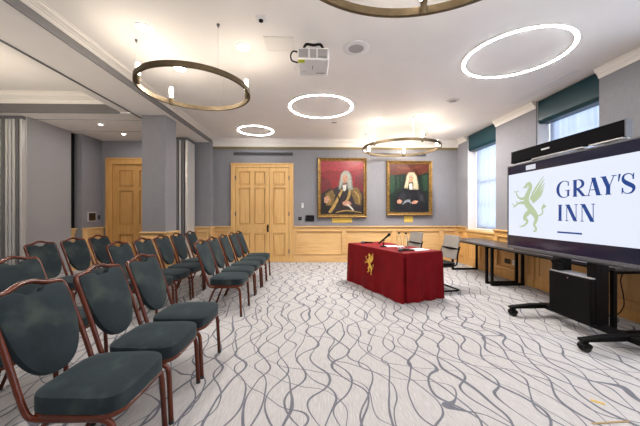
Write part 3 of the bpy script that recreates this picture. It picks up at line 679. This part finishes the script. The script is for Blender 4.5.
def make_chair(label):
    t = thing('banquet_chair', label, 'chair', (0, 0, 0), 0, 'green banquet chairs in rows')
    # seat
    out = []
    for k in range(44):
        a = 2*PI*k/44; u, v = sup(math.cos(a), .42), sup(math.sin(a), .42)
        wd = .215+.008*u
        out.append((.022+.207*u, wd*v))
    obj('seat', pad(out, .075, lambda u, v, d: (u, v, .412+d*.92-.035*max(0, (u-.12))*1.2), None, dome=.50, back=.45), M['fabric'], t, smooth=True)
    rim = [(u*1.0+.001, v*1.0) for u, v in out]
    b = BM(); prism(b, rim, .352, .378, 'Z'); obj('seat_rim', b, M['cherry'], t, bevel=.008, seg=3)
    # back
    half = [(0, .812), (.022, .814), (.040, .823), (.051, .840), (.062, .856), (.085, .862), (.13, .861), (.165, .857), (.183, .842), (.188, .805), (.188, .75), (.184, .69), (.174, .625), (.152, .56), (.121, .512), (.085, .480), (.045, .464), (0, .459)]
    full = half + [(-u, v) for u, v in half[-2:0:-1]]
    q = catmull([(u, v, 0) for u, v in full], 3, closed=True)
    o2 = [(p.x, p.y) for p in q]
    obj('backrest', pad(o2, .028, lambda u, v, d: (lean(v)+d, u, v+d*.2), None, dome=.65, back=.5, inner=[(u, max(v, .86) if v > .80 and abs(u) < .075 else v) for u, v in o2]), M['fabric'], t, smooth=True)
    # one bent frame: uprights and humped top rail
    top = [(.197, .36), (.199, .44), (.199, .54), (.198, .64), (.197, .74), (.195, .825), (.188, .853), (.174, .865), (.140, .868), (.10, .873), (.065, .884), (.035, .893), (0, .896)]
    P_ = [(lean(v), u, v) for u, v in top]
    P_ = [(-.085, .197, .350), (-.135, .197, .352), (-.170, .197, .368)] + [P_[i] for i in range(1, len(P_))]
    P_ = P_ + [(x, -y, z) for x, y, z in P_[-2::-1]]
    b = BM(); tube(b, catmull(P_, 5), .0135, 10, ref=(0, 1, 0)); obj('back_frame', b, M['cherry'], t, smooth=True)
    for s in (-1, 1):
        b = BM(); tube(b, catmull([(-.10, s*.197, .350), (.03, s*.197, .350), (.13, s*.198, .350), (.175, s*.199, .338), (.197, s*.200, .305), (.205, s*.201, .20), (.215, s*.203, .006)], 5), .0145, 10, ref=(0, 1, 0))
        f = obj('front_leg', b, M['cherry'], t, smooth=True)
        b = BM(); lathe(b, [(0, 0), (.015, 0), (.015, .02), (.0132, .024), (0, .024)], (.215, s*.203, 0), 12); obj('leg_glide', b, M['rubber'], f)
        b = BM(); tube(b, catmull([(-.06, s*.19, .345), (-.10, s*.193, .325), (-.145, s*.198, .23), (-.195, s*.205, .10), (-.232, s*.21, .006)], 5), .0115, 10, ref=(0, 1, 0))
        f = obj('rear_leg', b, M['cherry'], t, smooth=True)
        b = BM(); lathe(b, [(0, 0), (.015, 0), (.015, .02), (.0125, .024), (0, .024)], (-.233, s*.21, 0), 12); obj('leg_glide', b, M['rubber'], f)
    return t
row1 = [(1.475, 'nearest green banquet chair of the front row, cut by the bottom edge'), (1.935, 'second green banquet chair of the front row from the viewer'),
        (2.40, 'third green banquet chair of the front row, last before the gap'), (3.70, 'green banquet chair of the front row just after the gap'),
        (4.17, 'front row green banquet chair, fourth from the double door'), (4.635, 'front row green banquet chair, middle of the five beyond the gap'),
        (5.10, 'front row green banquet chair, second from the double door'), (5.57, 'front row green banquet chair closest to the double door')]
row2 = [(1.82, 'second row banquet chair whose legs show behind the nearest front row chair'), (2.30, 'second row green banquet chair directly behind the two nearest front row chairs'),
        (3.50, 'second row green banquet chair with pale worn back beside the oak side door'), (3.98, 'second row green banquet chair in front of the left edge of the column'),
        (4.47, 'second row green banquet chair in front of the column'), (4.98, 'second row green banquet chair at the right edge of the column'),
        (5.50, 'second row green banquet chair before the pilaster, farthest of its row')]
row3 = [(3.56, 'dark green banquet chair of the back row nearest the folded partition'), (4.035, 'dark green banquet chair of the back row, middle of its three'),
        (4.51, 'dark green banquet chair of the back row nearest the side door')]
first = None; rr = random.Random(3)
for xs, row in ((-1.045, row1), (-1.965, row2), (-2.925, row3)):
    for y, lb in row:
        if first is None:
            first = make_chair(lb); first.location = (xs-.015, y, 0); first.rotation_euler = (0, 0, 0)
        else: dup(first, (xs+rr.uniform(-.012, .012)-(.03 if row is row1 and y > 3 else 0), y, 0), rr.uniform(-.012, .012), lb)

# ---------------------------------------------------------------- red table
TH = .685
tb = thing('conference_table', 'table draped to the floor in a crimson cloth with a gold griffin emblem', 'table', (1.273, 4.769, 0), math.radians(-68))
hx, hy = .768, .358
b = BM(); box(b, (-hx+.012, -hy+.012, TH-.045), (hx-.012, hy-.012, TH-.008)); obj('tabletop', b, M['darkgrey'], tb)
def drape():
    b = BM(); rows = [(TH+.001, 0, -.012), (TH+.001, 0, -.004), (TH-.006, 0, .0), (TH-.03, .02, .004)] + [(TH*(1-k/14)*.955, k/14, .006+.022*k/14) for k in range(1, 15)]
    per = []; n1, n2 = 150, 100
    for k in range(n1): per.append((-hx+2*hx*k/n1, -hy, 0, -1, k/n1, 0))
    for k in range(n2): per.append((hx, -hy+2*hy*k/n2, 1, 0, k/n2, 1))
    for k in range(n1): per.append((hx-2*hx*k/n1, hy, 0, 1, k/n1, 2))
    for k in range(n2): per.append((-hx, hy-2*hy*k/n2, -1, 0, k/n2, 3))
    grid = []
    for z, f, o in rows:
        ring = []
        for x, y, nx, ny, u, side in per:
            L = 2*hx if side in (0, 2) else 2*hy; s = u*L
            wave = 0
            if side == 0: wave = .014*math.sin(s*9.5+1)*f+.008*math.sin(s*23+2*side)*f
            else: wave = .020*math.sin(s*27+side*1.3)*f+.010*math.sin(s*59+1)*f
            e = min(u, 1-u)*L
            wave *= min(1, e/.08)
            # a box pleat falling open at each corner: the fold tucks in
            tuck = -.085*min(1, f*6)*math.exp(-((e-.035)/.014)**2) if side == 1 and u < .5 else 0
            off = o+wave+tuck
            cx_, cy_ = nx*off, ny*off
            if e < 1e-6:   # the corners go out on both sides
                pass
            fl = .012*f*max(0, 1-e/.05)
            if side == 0: cx_ += fl*(1 if u > .5 else -1)
            if side == 2: cx_ += fl*(-1 if u > .5 else 1)
            if side == 1: cy_ += fl*(1 if u > .5 else -1)
            if side == 3: cy_ += fl*(-1 if u > .5 else 1)
            ring.append(b.verts.new((x+cx_, y+cy_, max(z, .004))))
        grid.append(ring)
    L = len(per)
    for A, B_ in zip(grid, grid[1:]):
        for k in range(L): b.faces.new((A[k], A[(k+1) % L], B_[(k+1) % L], B_[k]))
    b.faces.new(grid[0])
    return b
cl = obj('tablecloth', drape(), M['red'], tb, smooth=True)
GRIF = [([(0.055,0.227),(0.097,0.26),(0.143,0.255),(0.149,0.215),(0.114,0.151),(0.085,0.086),(0.097,0.018),(0.155,-0.046),(0.211,-0.105),(0.227,-0.138)],[0.0137,0.0357,0.0412,0.044,0.0495,0.0633,0.066,0.0633,0.0605,0.0412]),([(0.097,0.228),(0.055,0.232),(0.031,0.216)],[0.022,0.0165,0.0041]),([(0.114,0.258),(0.132,0.283),(0.137,0.3)],[0.0165,0.0124,0.0027]),([(0.211,-0.099),(0.243,-0.159),(0.232,-0.207),(0.211,-0.246),(0.243,-0.292),(0.227,-0.319),(0.194,-0.33)],[0.0605,0.0467,0.033,0.0247,0.022,0.0192,0.0083]),([(0.143,-0.077),(0.073,-0.13),(0.055,-0.171),(0.103,-0.202),(0.073,-0.243),(0.031,-0.267),(-0.031,-0.279)],[0.0495,0.044,0.0357,0.0275,0.0206,0.0179,0.0083]),([(0.085,0.099),(0.013,0.085),(-0.05,0.102),(-0.082,0.146),(-0.101,0.185)],[0.0357,0.0247,0.0192,0.0137,0.011]),([(-0.095,0.175),(-0.062,0.191),(-0.05,0.181)],[0.0083,0.0069,0.0027]),([(-0.101,0.18),(-0.127,0.191),(-0.134,0.177)],[0.0083,0.0069,0.0027]),([(0.073,0.023),(0.0,0.035),(-0.062,0.023),(-0.114,-0.009),(-0.147,-0.022)],[0.033,0.0247,0.0179,0.0124,0.0083]),([(-0.108,-0.004),(-0.147,0.011),(-0.174,0.036)],[0.0083,0.0083,0.0027]),([(-0.062,0.023),(-0.088,0.047),(-0.088,0.066)],[0.0083,0.0069,0.0027]),([(0.149,0.069),(0.194,0.146),(0.254,0.227),(0.353,0.335)],[0.0165,0.0192,0.0165,0.0041]),([(0.166,0.06),(0.222,0.131),(0.297,0.223),(0.364,0.296)],[0.0137,0.0165,0.0165,0.0041]),([(0.177,0.05),(0.238,0.117),(0.312,0.196),(0.371,0.254)],[0.0137,0.0165,0.0151,0.0041]),([(0.183,0.041),(0.249,0.099),(0.317,0.162),(0.366,0.213)],[0.0137,0.0151,0.0137,0.0041]),([(0.188,0.032),(0.254,0.081),(0.312,0.129),(0.353,0.172)],[0.0137,0.0137,0.0124,0.0041]),([(0.188,0.024),(0.249,0.06),(0.297,0.096),(0.328,0.132)],[0.011,0.0124,0.011,0.0041]),([(0.227,-0.125),(0.275,-0.133),(0.323,-0.116),(0.343,-0.082),(0.328,-0.048),(0.348,-0.024)],[0.0137,0.011,0.011,0.011,0.011,0.011]),([(0.328,-0.053),(0.353,-0.024),(0.358,0.009)],[0.0055,0.0275,0.0041]),([(0.348,-0.032),(0.379,-0.024),(0.384,-0.008)],[0.0083,0.0137,0.0027])]
def griffin(y, sc_x, sc_z, m, parent, cx, cz, name, fat=1.0):
    b = BM()
    for i, (pts, w) in enumerate(GRIF):
        stroke(b, [(cx+(p[0]-.115)*sc_x, cz+p[1]*sc_z) for p in pts], [q*sc_x*fat for q in w], y-.00008*i)
    return obj(name, b, m, parent)
g = griffin(-hy-.046, .46, .53, mat('gold_embroidery', (.85, .52, .08), .6), tb, .005, .435, 'griffin_emblem', 1.75)
g['label'] = 'gold griffin emblem'

TR = Matrix.Rotation(math.radians(-68), 4, 'Z'); TC = Vector((1.273, 4.769, 0))
def on_table(x, y): p = TR @ Vector((x, y, 0)) + TC; return (p.x, p.y, TH+.0015)
def hand_mic(x, y, rz, label):
    t = thing('handheld_microphone', label, 'microphone', on_table(x, y), rz, 'microphones on the red table')
    b = BM(); lathe(b, [(0, -.10), (.011, -.10), (.0125, -.09), (.0165, .055), (.0165, .06), (0, .06)], (0, 0, .024), 16, axis='X'); obj('body', b, M['black'], t, smooth=True)
    b = BM(); lathe(b, [(0, .060), (.019, .060), (.024, .075), (.024, .095), (.018, .112), (.009, .12), (0, .122)], (0, 0, .0245), 20, axis='X'); obj('grille_head', b, M['darkgrey'], t, smooth=True)
    b = BM(); lathe(b, [(0, -.115), (.010, -.115), (.011, -.10), (0, -.10)], (0, 0, .024), 14, axis='X'); obj('end_cap', b, M['chrome'], t, smooth=True)
hand_mic(-.52, -.10, math.radians(178), 'black handheld microphone lying on the far left end of the red table')
hand_mic(.62, -.17, math.radians(170), 'black handheld microphone lying near the front corner of the red table')
x, y, z = on_table(.0, -.13)
t = thing('desk_microphone', 'black microphone angled upward on a small stand on the red table', 'microphone', (x, y, z), math.radians(12))
b = BM(); lathe(b, [(0, 0), (.055, 0), (.058, .006), (.05, .014), (.014, .02), (.012, .03), (0, .03)], n=28); obj('base', b, M['black'], t, smooth=True)
b = BM(); tube(b, [(0, 0, .025), (0, 0, .10)], .006, 10); obj('stem', b, M['black'], t, smooth=True)
b = BM(); box(b, (-.02, -.014, .095), (.02, .014, .125)); obj('clip', b, M['black'], t, bevel=.004)
d = Vector((.80, 0, .60)).normalized(); a0 = Vector((-.085, 0, .055)); a1 = a0+d*.21
b = BM(); tube(b, [a0, a0+d*.02, a1], [.010, .012, .016], 12); obj('body', b, M['black'], t, smooth=True)
b = BM(); tube(b, [a1-d*.002, a1+d*.012, a1+d*.035, a1+d*.05, a1+d*.056], [.019, .025, .025, .016, .005], 14); obj('grille_head', b, M['blackplastic'], t, smooth=True)
glass = mat('clear_bottle_glass', (.95, .97, 1), .03, trans=1); glass.node_tree.nodes['Principled BSDF'].inputs['IOR'].default_value = 1.12; water = glass
x, y, z = on_table(.24, .02)
for k, (ox, oy, lb) in enumerate([(.235, .00, 'tall clear water bottle with black cap, left of the two on the red table'), (.33, .055, 'tall clear water bottle with black cap, right of the two on the red table')]):
    x, y, z = on_table(ox, oy)
    t = thing('water_bottle', lb, 'bottle', (x, y, z), 0, 'water bottles on the red table')
    b = BM(); lathe(b, [(0, 0), (.034, 0), (.036, .006), (.036, .125), (.030, .16), (.017, .19), (.0145, .205), (.0145, .232), (.011, .232), (.011, .205), (.014, .188), (.027, .158), (.0325, .122), (.0325, .012), (0, .010)], n=28); obj('glass', b, glass, t, smooth=True)
    b = BM(); lathe(b, [(0, .225), (.0165, .225), (.0165, .248), (0, .25)], n=20); obj('cap', b, M['black'], t)
for k, (ox, oy, rz, lb) in enumerate([(.50, .14, .1, 'white sheet of paper on the red table behind the front microphone'), (-.02, .10, -.3, 'white sheet of paper on the red table behind the desk microphone')]):
    x, y, z = on_table(ox, oy)
    b = BM(); n = 8
    for i in range(n): box(b, (-.105+.21*i/n, -.148, 0), (-.105+.21*(i+1)/n, .148, .0016))
    bmesh.ops.remove_doubles(b, verts=b.verts, dist=1e-5)
    o = obj('paper_sheet', b, mat('paper', (.82, .80, .78), .7), loc=(x, y, z+.0005)); o.rotation_euler.z = math.radians(-68)+rz
    tag(o, lb, 'paper', 'papers on the red table')

# ---------------------------------------------------------------- grey cantilever chairs
M['mesh'] = noisy('taupe_mesh_fabric', (.24, .225, .205), (.31, .29, .265), 60, rough=.7)
def visitor(label, loc, rz):
    t = thing('cantilever_chair', label, 'chair', loc, rz, 'grey chairs behind the red table')
    b = BM(); q = [(u*.235, v) for u, v in ((-.92, .52), (-1, .60), (-.98, .84), (-.93, .885), (-.80, .895), (.80, .895), (.93, .885), (.98, .84), (1, .60), (.92, .52), (.80, .505), (-.80, .505))]
    def bx(u, v, d): return (-.215-.22*(v-.45)-.035*math.cos(u*6)+.03+d, u, v)
    rows = []
    for i in range(11):
        v = .49+.375*i/10; wv = .205-.012*i/10 if .05 < i/10 < .95 else .186
        rows.append([bx(-wv+2*wv*j/12, v, 0) for j in range(13)])
    for sgn in (0, 1):
        V = [[b.verts.new((p[0]-(.018 if sgn else 0), p[1], p[2])) for p in r] for r in rows]
        for i in range(10):
            for j in range(12):
                f = (V[i][j], V[i][j+1], V[i+1][j+1], V[i+1][j]); b.faces.new(f if sgn == 0 else f[::-1])
        if sgn == 0: V0 = V
    per = lambda V: V[0]+[r[-1] for r in V[1:]]+V[-1][-2::-1]+[r[0] for r in V[-2:0:-1]]
    A, B_ = per(V0), per(V)
    for k in range(len(A)): b.faces.new((A[k], A[(k+1) % len(A)], B_[(k+1) % len(A)], B_[k]))
    obj('backrest', b, M['mesh'], t, smooth=True)
    out = []
    for k in range(36):
        a = 2*PI*k/36; out.append((.0+.225*sup(math.cos(a), .4), .225*sup(math.sin(a), .4)))
    obj('seat', pad(out, .055, lambda u, v, d: (u, v, .415+d), None, dome=.4, back=.5), M['black'], t, smooth=True)
    for s in (-1, 1):
        y = s*.245
        b = BM(); tube(b, catmull([(-.275, y*.86, .70), (-.235, y*.88, .58), (-.215, y*.93, .47), (-.17, y, .41), (-.02, y, .395), (.18, y, .392), (.245, y, .375), (.262, y, .33), (.255, y, .17), (.25, y, .06), (.232, y, .022), (.18, y, .013), (-.05, y, .013), (-.20, y, .013), (-.245, y*.93, .013), (-.25, y*.8, .013)], 5), .0115, 10)
        obj('side_frame', b, M['black'], t, smooth=True)
    b = BM(); box(b, (-.272, -.215, .645), (-.245, .215, .672)); obj('back_bar', b, M['black'], t, bevel=.006)
    b = BM(); tube(b, [(-.25, -.2, .013), (-.25, .2, .013)], .0115, 10); obj('cross_bar', b, M['black'], t, smooth=True)
    b = BM(); tube(b, [(-.10, -.245, .385), (-.10, .245, .385)], .009, 8); obj('seat_bar', b, M['black'], t, smooth=True)
    b = BM(); tube(b, [(.14, -.245, .383), (.14, .245, .383)], .009, 8); obj('seat_bar', b, M['black'], t, smooth=True)
fa = math.atan2(-.375, -.927)
visitor('grey mesh chair half hidden behind the middle of the red table', (1.76, 5.58, 0), fa-.12)
visitor('grey mesh chair pulled up at the right end of the red table', (2.04, 4.74, 0), fa-.2)

# ---------------------------------------------------------------- black tables along the window wall
def work_table(y0, y1, label):
    t = thing('work_table', label, 'table', (3.32, (y0+y1)/2, 0), 0, 'dark tables along the window wall')
    hl = (y1-y0)/2
    b = BM(); box(b, (-.32, -hl+.003, .662), (.32, hl-.003, .69)); obj('tabletop', b, M['tabletop'], t, bevel=.002)
    b = BM()
    for s in (-1, 1): box(b, (s*.24-.015, -hl+.09, .632), (s*.24+.015, hl-.09, .662))
    obj('under_rail', b, M['black'], t)
    for s in (-1, 1):
        b = BM(); yy = s*(hl-.075)
        for p in ((-.275, .265),): 
            box(b, (-.285, yy-.02, 0), (-.245, yy+.02, .66)); box(b, (.245, yy-.02, 0), (.285, yy+.02, .66))
            box(b, (-.245, yy-.02, 0), (.245, yy+.02, .04)); box(b, (-.245, yy-.02, .622), (.245, yy+.02, .66))
        obj('leg_frame', b, M['black'], t, bevel=.003)
work_table(4.95, 6.34, 'far dark topped table under the windows, beside the grey chair')
work_table(2.80, 4.95, 'near dark topped table under the windows, behind the big screen')

# sockets and cable on the right wall
def socket(y, label, m, z=.33):
    t = thing('power_socket', label, 'socket', (RX-.0165, y, z), -PI/2, 'sockets on the window wall panelling')
    b = BM(); box(b, (-.073, -.012, -.043), (.073, 0, .043)); obj('faceplate', b, M[m], t, bevel=.003)
    b = BM()
    for s in (-.036, .036):
        for q in ((-.004, .008), (-.014, -.012), (.006, -.012)): box(b, (s+q[0], -.0135, q[1]), (s+q[0]+.008, -.012, q[1]+.010))
    obj('sockets', b, M['darkgrey'], t)
socket(5.40, 'black double socket on the oak panelling below the far table', 'blackplastic')
socket(5.18, 'white double socket on the oak panelling below the dark tables', 'plastic')
t = thing('power_cable', 'black power cable hanging from its plug on the panelling behind the screen', 'cable', (RX-.025, 3.32, .56))
b = BM(); box(b, (-.045, -.04, -.03), (0, .04, .035)); obj('plug', b, M['black'], t, bevel=.006)
b = BM(); tube(b, catmull([(-.03, 0, -.02), (-.05, .01, -.12), (-.06, -.03, -.28), (-.05, -.02, -.42), (-.09, .03, -.53), (-.20, .12, -.553), (-.30, .02, -.553)], 6), .006, 8); obj('flex', b, M['black'], t, smooth=True)

# ---------------------------------------------------------------- big screen on its trolley
tv = thing('display_screen', 'large black interactive display showing a white slide with navy lettering', 'screen', (2.747, 3.0, 0), math.radians(-88.6))
X0, X1, Z0, Z1 = -.984, .984, .763, 1.888
b = BM(); box(b, (X0, .0, Z0), (X1, .075, Z1)); obj('housing', b, M['blackplastic'], tv, bevel=.006)
b = BM(); f = .018
for q in ((X0, Z0, X1, Z0+.035), (X0, Z1-f, X1, Z1), (X0, Z0, X0+f, Z1), (X1-f, Z0, X1, Z1)): box(b, (q[0], -.012, q[1]), (q[2], .004, q[3]))
obj('bezel', b, M['darkgrey'], tv, bevel=.003)
b = BM(); box(b, (X0+f, -.006, Z0+.035), (X1-f, 0, Z1-f)); obj('glass', b, mat('dark_display_glass', (.008, .008, .014), .12, emit=(.045, .045, .10), es=.22*SCREEN), tv)
M['slide'] = mat('lit_white_slide', (.05, .05, .05), .2, emit=(.80, .86, 1), es=.95*SCREEN)
M['navy'] = mat('lit_navy_lettering', (.01, .01, .02), .2, emit=(.007, .055, .25), es=SCREEN)
M['sage'] = mat('lit_sage_green', (.02, .02, .02), .2, emit=(.47, .57, .36), es=SCREEN)
b = BM(); box(b, (X0+f+.006, -.0075, .938), (X1-f-.006, -.0065, 1.762)); obj('lit_slide', b, M['slide'], tv)
b = BM(); box(b, (-.645, -.0075, 1.785), (-.49, -.0065, 1.845)); o = obj('corner_notice', b, mat('lit_pale_notice', (.05, .05, .05), .3, emit=(.62, .64, .72), es=SCREEN), tv); o['label'] = 'small pale notice at the top of the display'
SY = -.0078
b = BM()
for i, (pts, w) in enumerate(GRIF): stroke(b, [(p[0]-.72, p[1]+1.34) for p in pts], [q*(1.35 if i < 9 else 1.5) for q in w], SY-.0012-.00006*i, th=.001)
obj('griffin_logo', b, M['sage'], tv)
TK, TN = .037, .0075
def letters(b, y):
    def st(pts, w, smooth=False): stroke(b, pts, w, y, smooth=smooth, th=.001)
    def lv(x0, z0, x1, z1, w):   # a straight stroke whose ends are level
        prism(b, [(x0-w/2, z0), (x0+w/2, z0), (x1+w/2, z1), (x1-w/2, z1)] if z1 > z0 else [(x1-w/2, z1), (x1+w/2, z1), (x0+w/2, z0), (x0-w/2, z0)], y, y+.001, 'Y')
    def serif(x, z, w, up): st([(x-w/2, z), (x+w/2, z)], TN)
    def G(x0, x1, z0, z1):
        H = z1-z0; w = x1-x0; cx = x0+w*.58; cz = (z0+z1)/2; n = 40; pts = []; ws = []
        for k in range(n+1):
            a = math.radians(42+(318-42)*k/n); c = math.cos(a)
            pts.append((cx+(w*.56)*c, cz+(H/2+.004)*math.sin(a)*.97)); ws.append(TN+(TK-TN)*max(0, -c)**1.6)
        st(pts, ws)
        st([(x1-.010, z0+H*.06), (x1-.010, z0+H*.42)], TK*.62); st([(x1-.045, z0+H*.42), (x1+.012, z0+H*.42)], TN)
        st([(x1-.012, z1-H*.02), (x1-.008, z1-H*.30)], [.006, .014])
    def I(x0, x1, z0, z1):
        c = (x0+x1)/2; st([(c, z0), (c, z1)], TK); serif(c, z0+TN/2, TK*1.5, 0); serif(c, z1-TN/2, TK*1.5, 1)
    def Nn(x0, x1, z0, z1):
        st([(x0+.016, z0), (x0+.016, z1)], TN); st([(x1-.016, z0), (x1-.016, z1)], TN)
        lv(x0+.026, z1, x1-.024, z0, TK*1.15); serif(x0+.016, z0+TN/2, .036, 0); serif(x1-.016, z1-TN/2, .036, 1); st([(x0-.006, z1-TN/2), (x0+.04, z1-TN/2)], TN)
    def R(x0, x1, z0, z1):
        H = z1-z0; w = x1-x0; s = x0+.026; st([(s, z0), (s, z1)], TK); serif(s, z0+TN/2, TK*1.45, 0); serif(s-.006, z1-TN/2, TK*1.2, 1)
        n = 20; pts = []; ws = []; cx = s+w*.22; rx = w*.42; zc = z0+H*.735; rz = H*.25
        pts.append((s, z1-TN/2)); ws.append(TN)
        for k in range(n+1):
            a = math.radians(90-180*k/n); pts.append((cx+rx*math.cos(a), zc+rz*math.sin(a))); ws.append(TN+(TK*.85-TN)*max(0, math.cos(a))**1.5)
        pts.append((s, z0+H*.485)); ws.append(TN); st(pts, ws)
        lv(s+w*.18, z0+H*.49, x1-.012, z0, TK*1.05); st([(x1-.02, z0+TN/2), (x1+.014, z0+TN/2)], TN)
    def A(x0, x1, z0, z1):
        H = z1-z0; ax = x0+(x1-x0)*.50; lv(x0+.010, z0, ax-.008, z1, TN*1.1); lv(ax-.004, z1, x1-.018, z0, TK*1.12)
        st([(x0+.030, z0+H*.33), (x1-.04, z0+H*.33)], TN); serif(x0+.010, z0+TN/2, .04, 0); serif(x1-.014, z0+TN/2, TK*1.5, 0)
    def Y(x0, x1, z0, z1):
        H = z1-z0; c = x0+(x1-x0)*.50; st([(c, z0), (c, z0+H*.45)], TK); lv(x0+.024, z1, c, z0+H*.42, TK*1.12); lv(x1-.014, z1, c+.012, z0+H*.44, TN*1.1)
        serif(c, z0+TN/2, TK*1.5, 0); serif(x0+.022, z1-TN/2, TK*1.5, 1); serif(x1-.014, z1-TN/2, .045, 1)
    def S(x0, x1, z0, z1):
        H = z1-z0; w = x1-x0
        P_ = [(.86, .80), (.74, .94), (.48, .99), (.20, .93), (.10, .76), (.24, .60), (.52, .48), (.82, .36), (.91, .22), (.76, .06), (.46, .01), (.18, .07), (.06, .24)]
        ws = [TN, TN, TN*1.1, TN*2, TK*.62, TK*.92, TK*1.0, TK*.92, TK*.62, TN*2, TN*1.1, TN, TN]
        st([(x0+u*w, z0+v*H) for u, v in P_], ws, True)
        st([(x0+.90*w, z1-.0*H), (x0+.86*w, z0+.70*H)], [.007, .013]); st([(x0+.03*w, z0), (x0+.07*w, z0+.30*H)], [.007, .013])
    a, c = 1.410, 1.586
    G(-.176, -.035, a, c); R(.008, .143, a, c); A(.166, .296, a, c); Y(.300, .433, a, c); S(.482, .588, a, c)
    st([(.466, c+.004), (.456, c-.062)], [.020, .008])
    a, c = 1.153, 1.331
    I(-.172, -.117, a, c); Nn(-.078, .062, a, c); Nn(.095, .242, a, c)
b = BM(); letters(b, SY-.0012); o = obj('slide_lettering', b, M['navy'], tv); o['label'] = 'navy serif lettering on the slide'
b = BM(); box(b, (-.18, SY-.001, 1.018), (.11, SY+.0, 1.036)); obj('slide_rule', b, M['navy'], tv)
b = BM()
for x_ in (.40, .46, .52, .60, .66): lathe(b, [(0, -.016), (.006, -.016), (.006, -.011), (0, -.011)], (x_, 0, Z0+.016), 10, axis='Y')
obj('front_buttons', b, M['chrome'], tv)
b = BM(); box(b, (-.9, .02, Z0-.02), (.9, .07, Z0+.001)); obj('pen_tray', b, M['darkgrey'], tv)
RTV = Matrix.Rotation(math.radians(-88.6), 4, 'Z')
def tvw(x, y, z=0): p = RTV @ Vector((x, y, z)) + Vector((2.747, 3.0, 0)); return tuple(p)
# trolley
st_ = thing('display_trolley', 'black wheeled trolley stand carrying the big display', 'trolley', (2.747, 3.0, 0), math.radians(-88.6))
for x0, x1 in ((-.285, -.19), (.12, .215)):
    b = BM(); box(b, (x0, .082, .13), (x1, .17, 1.35)); box(b, (x0, .03, .13), (x1, .0825, Z0-.022)); obj('column', b, M['black'], st_, bevel=.006)
b = BM(); box(b, (-.45, .078, .98), (.45, .10, 1.06)); box(b, (-.45, .078, 1.24), (.45, .10, 1.32)); obj('mounting_rail', b, M['darkgrey'], st_, bevel=.003)
b = BM(); box(b, (-.275, -.02, .135), (.212, .028, .585)); box(b, (-.188, .026, .135), (.118, .15, .584)); cb = obj('cabinet', b, M['black'], st_, bevel=.006)
b = BM(); box(b, (-.268, -.026, .142), (.208, -.02, .575)); obj('cabinet_door', b, M['black'], cb, bevel=.003)
b = BM(); box(b, (-.275, -.02, .586), (.212, .028, .596)); box(b, (-.188, .026, .586), (.118, .15, .596)); obj('cabinet_lid', b, M['greyplastic'], cb)
b = BM(); lathe(b, [(0, -.034), (.010, -.033), (.010, -.026), (0, -.026)], (-.03, 0, .553), 14, axis='Y'); obj('lock', b, M['chrome'], cb)
b = BM(); box(b, (-.52, .06, .085), (.56, .15, .135)); obj('base_beam', b, M['black'], st_, bevel=.006)
for x_ in (-.455, .45):
    b = BM(); prism(b, [(-.36, .092), (-.36, .115), (-.10, .140), (.42, .140), (.48, .115), (.48, .092)], x_-.035, x_+.035, 'X'); lg = obj('foot_bar', b, M['black'], st_, bevel=.005)
    for y_ in (-.32, .43):
        b = BM()
        for s in (-1, 1): lathe(b, [(0, s*.012), (.034, s*.012), (.0375, s*.016), (.0375, s*.030), (.034, s*.034), (0, s*.034)], (x_, y_, .0375), 20, axis='X')
        cs = obj('caster', b, M['rubber'], st_, smooth=True)
        b = BM(); box(b, (x_-.012, y_-.025, .035), (x_+.012, y_+.03, .093)); prism(b, [(y_+.042*math.cos(a*PI/10), .040+.042*math.sin(a*PI/10)) for a in range(0, 11)], x_-.036, x_+.036, 'X'); obj('caster_housing', b, M['black'], cs)
b = BM(); box(b, (-.25, -.01, .60), (-.16, .05, .68)); tube(b, catmull([(-.2, .02, .64), (-.23, -.03, .70), (-.15, -.02, .735), (-.10, .02, .70)], 5), .010, 8); o = obj('cable_clutter', b, M['blackplastic'], st_, smooth=False)
# sound bar
sb = thing('soundbar', 'long black sound bar with camera mounted above the big display', 'sound bar', tvw(0, 0, 0)[:2]+(1.998,), math.radians(-88.6))
b = BM(); prism(b, [(-.012, -.080), (.004, .075), (.065, .075), (.065, -.080)], -.912, .50, 'X'); obj('casing', b, mat('black_speaker_cloth', (.005, .005, .006), .9, spec=.05), sb, bevel=.006)
b = BM(); box(b, (-.40, -.012, -.010), (-.29, .004, .008)); o = obj('status_badge', b, M['plastic'], sb, bevel=.002); o['label'] = 'small pale badge at the middle of the bar'
for a_, c_ in ((-.922, -.912), (.50, .508)):
    b = BM(); box(b, (a_, -.004, -.085), (c_, .067, .078)); obj('end_plate', b, M['darkgrey'], sb, bevel=.003)
b = BM(); box(b, (-.55, -.010, -.093), (.11, .06, -.081)); box(b, (.18, -.010, -.093), (.49, .06, -.081)); obj('lower_trim', b, M['alu'], sb)
b = BM()
for x_ in (-.6, .0, .3): box(b, (x_-.03, .066, -.105), (x_+.03, .098, -.02)); box(b, (x_-.03, .078, -.32), (x_+.03, .098, -.02))
obj('bracket', b, M['black'], sb)

# floor bits
t = bpy.data.objects
b = BM(); box(b, (-.035, -.012, 0), (.035, .012, .0025)); o = obj('yellow_tape', b, mat('yellow_tape', (.52, .36, .08), .6), loc=(1.865, 1.855, .0005)); o.rotation_euler.z = math.radians(140)
tag(o, 'small scrap of yellow tape on the carpet at lower right', 'tape')
b = BM(); box(b, (-.12, -.006, 0), (.12, .006, .003)); o = obj('floor_strip', b, mat('brass_strip', (.36, .25, .12), .5, metal=.3), loc=(1.76, 1.672, .0005)); o.rotation_euler.z = math.radians(3)
tag(o, 'thin brass strip of a floor box at the bottom right of the carpet', 'floor strip')
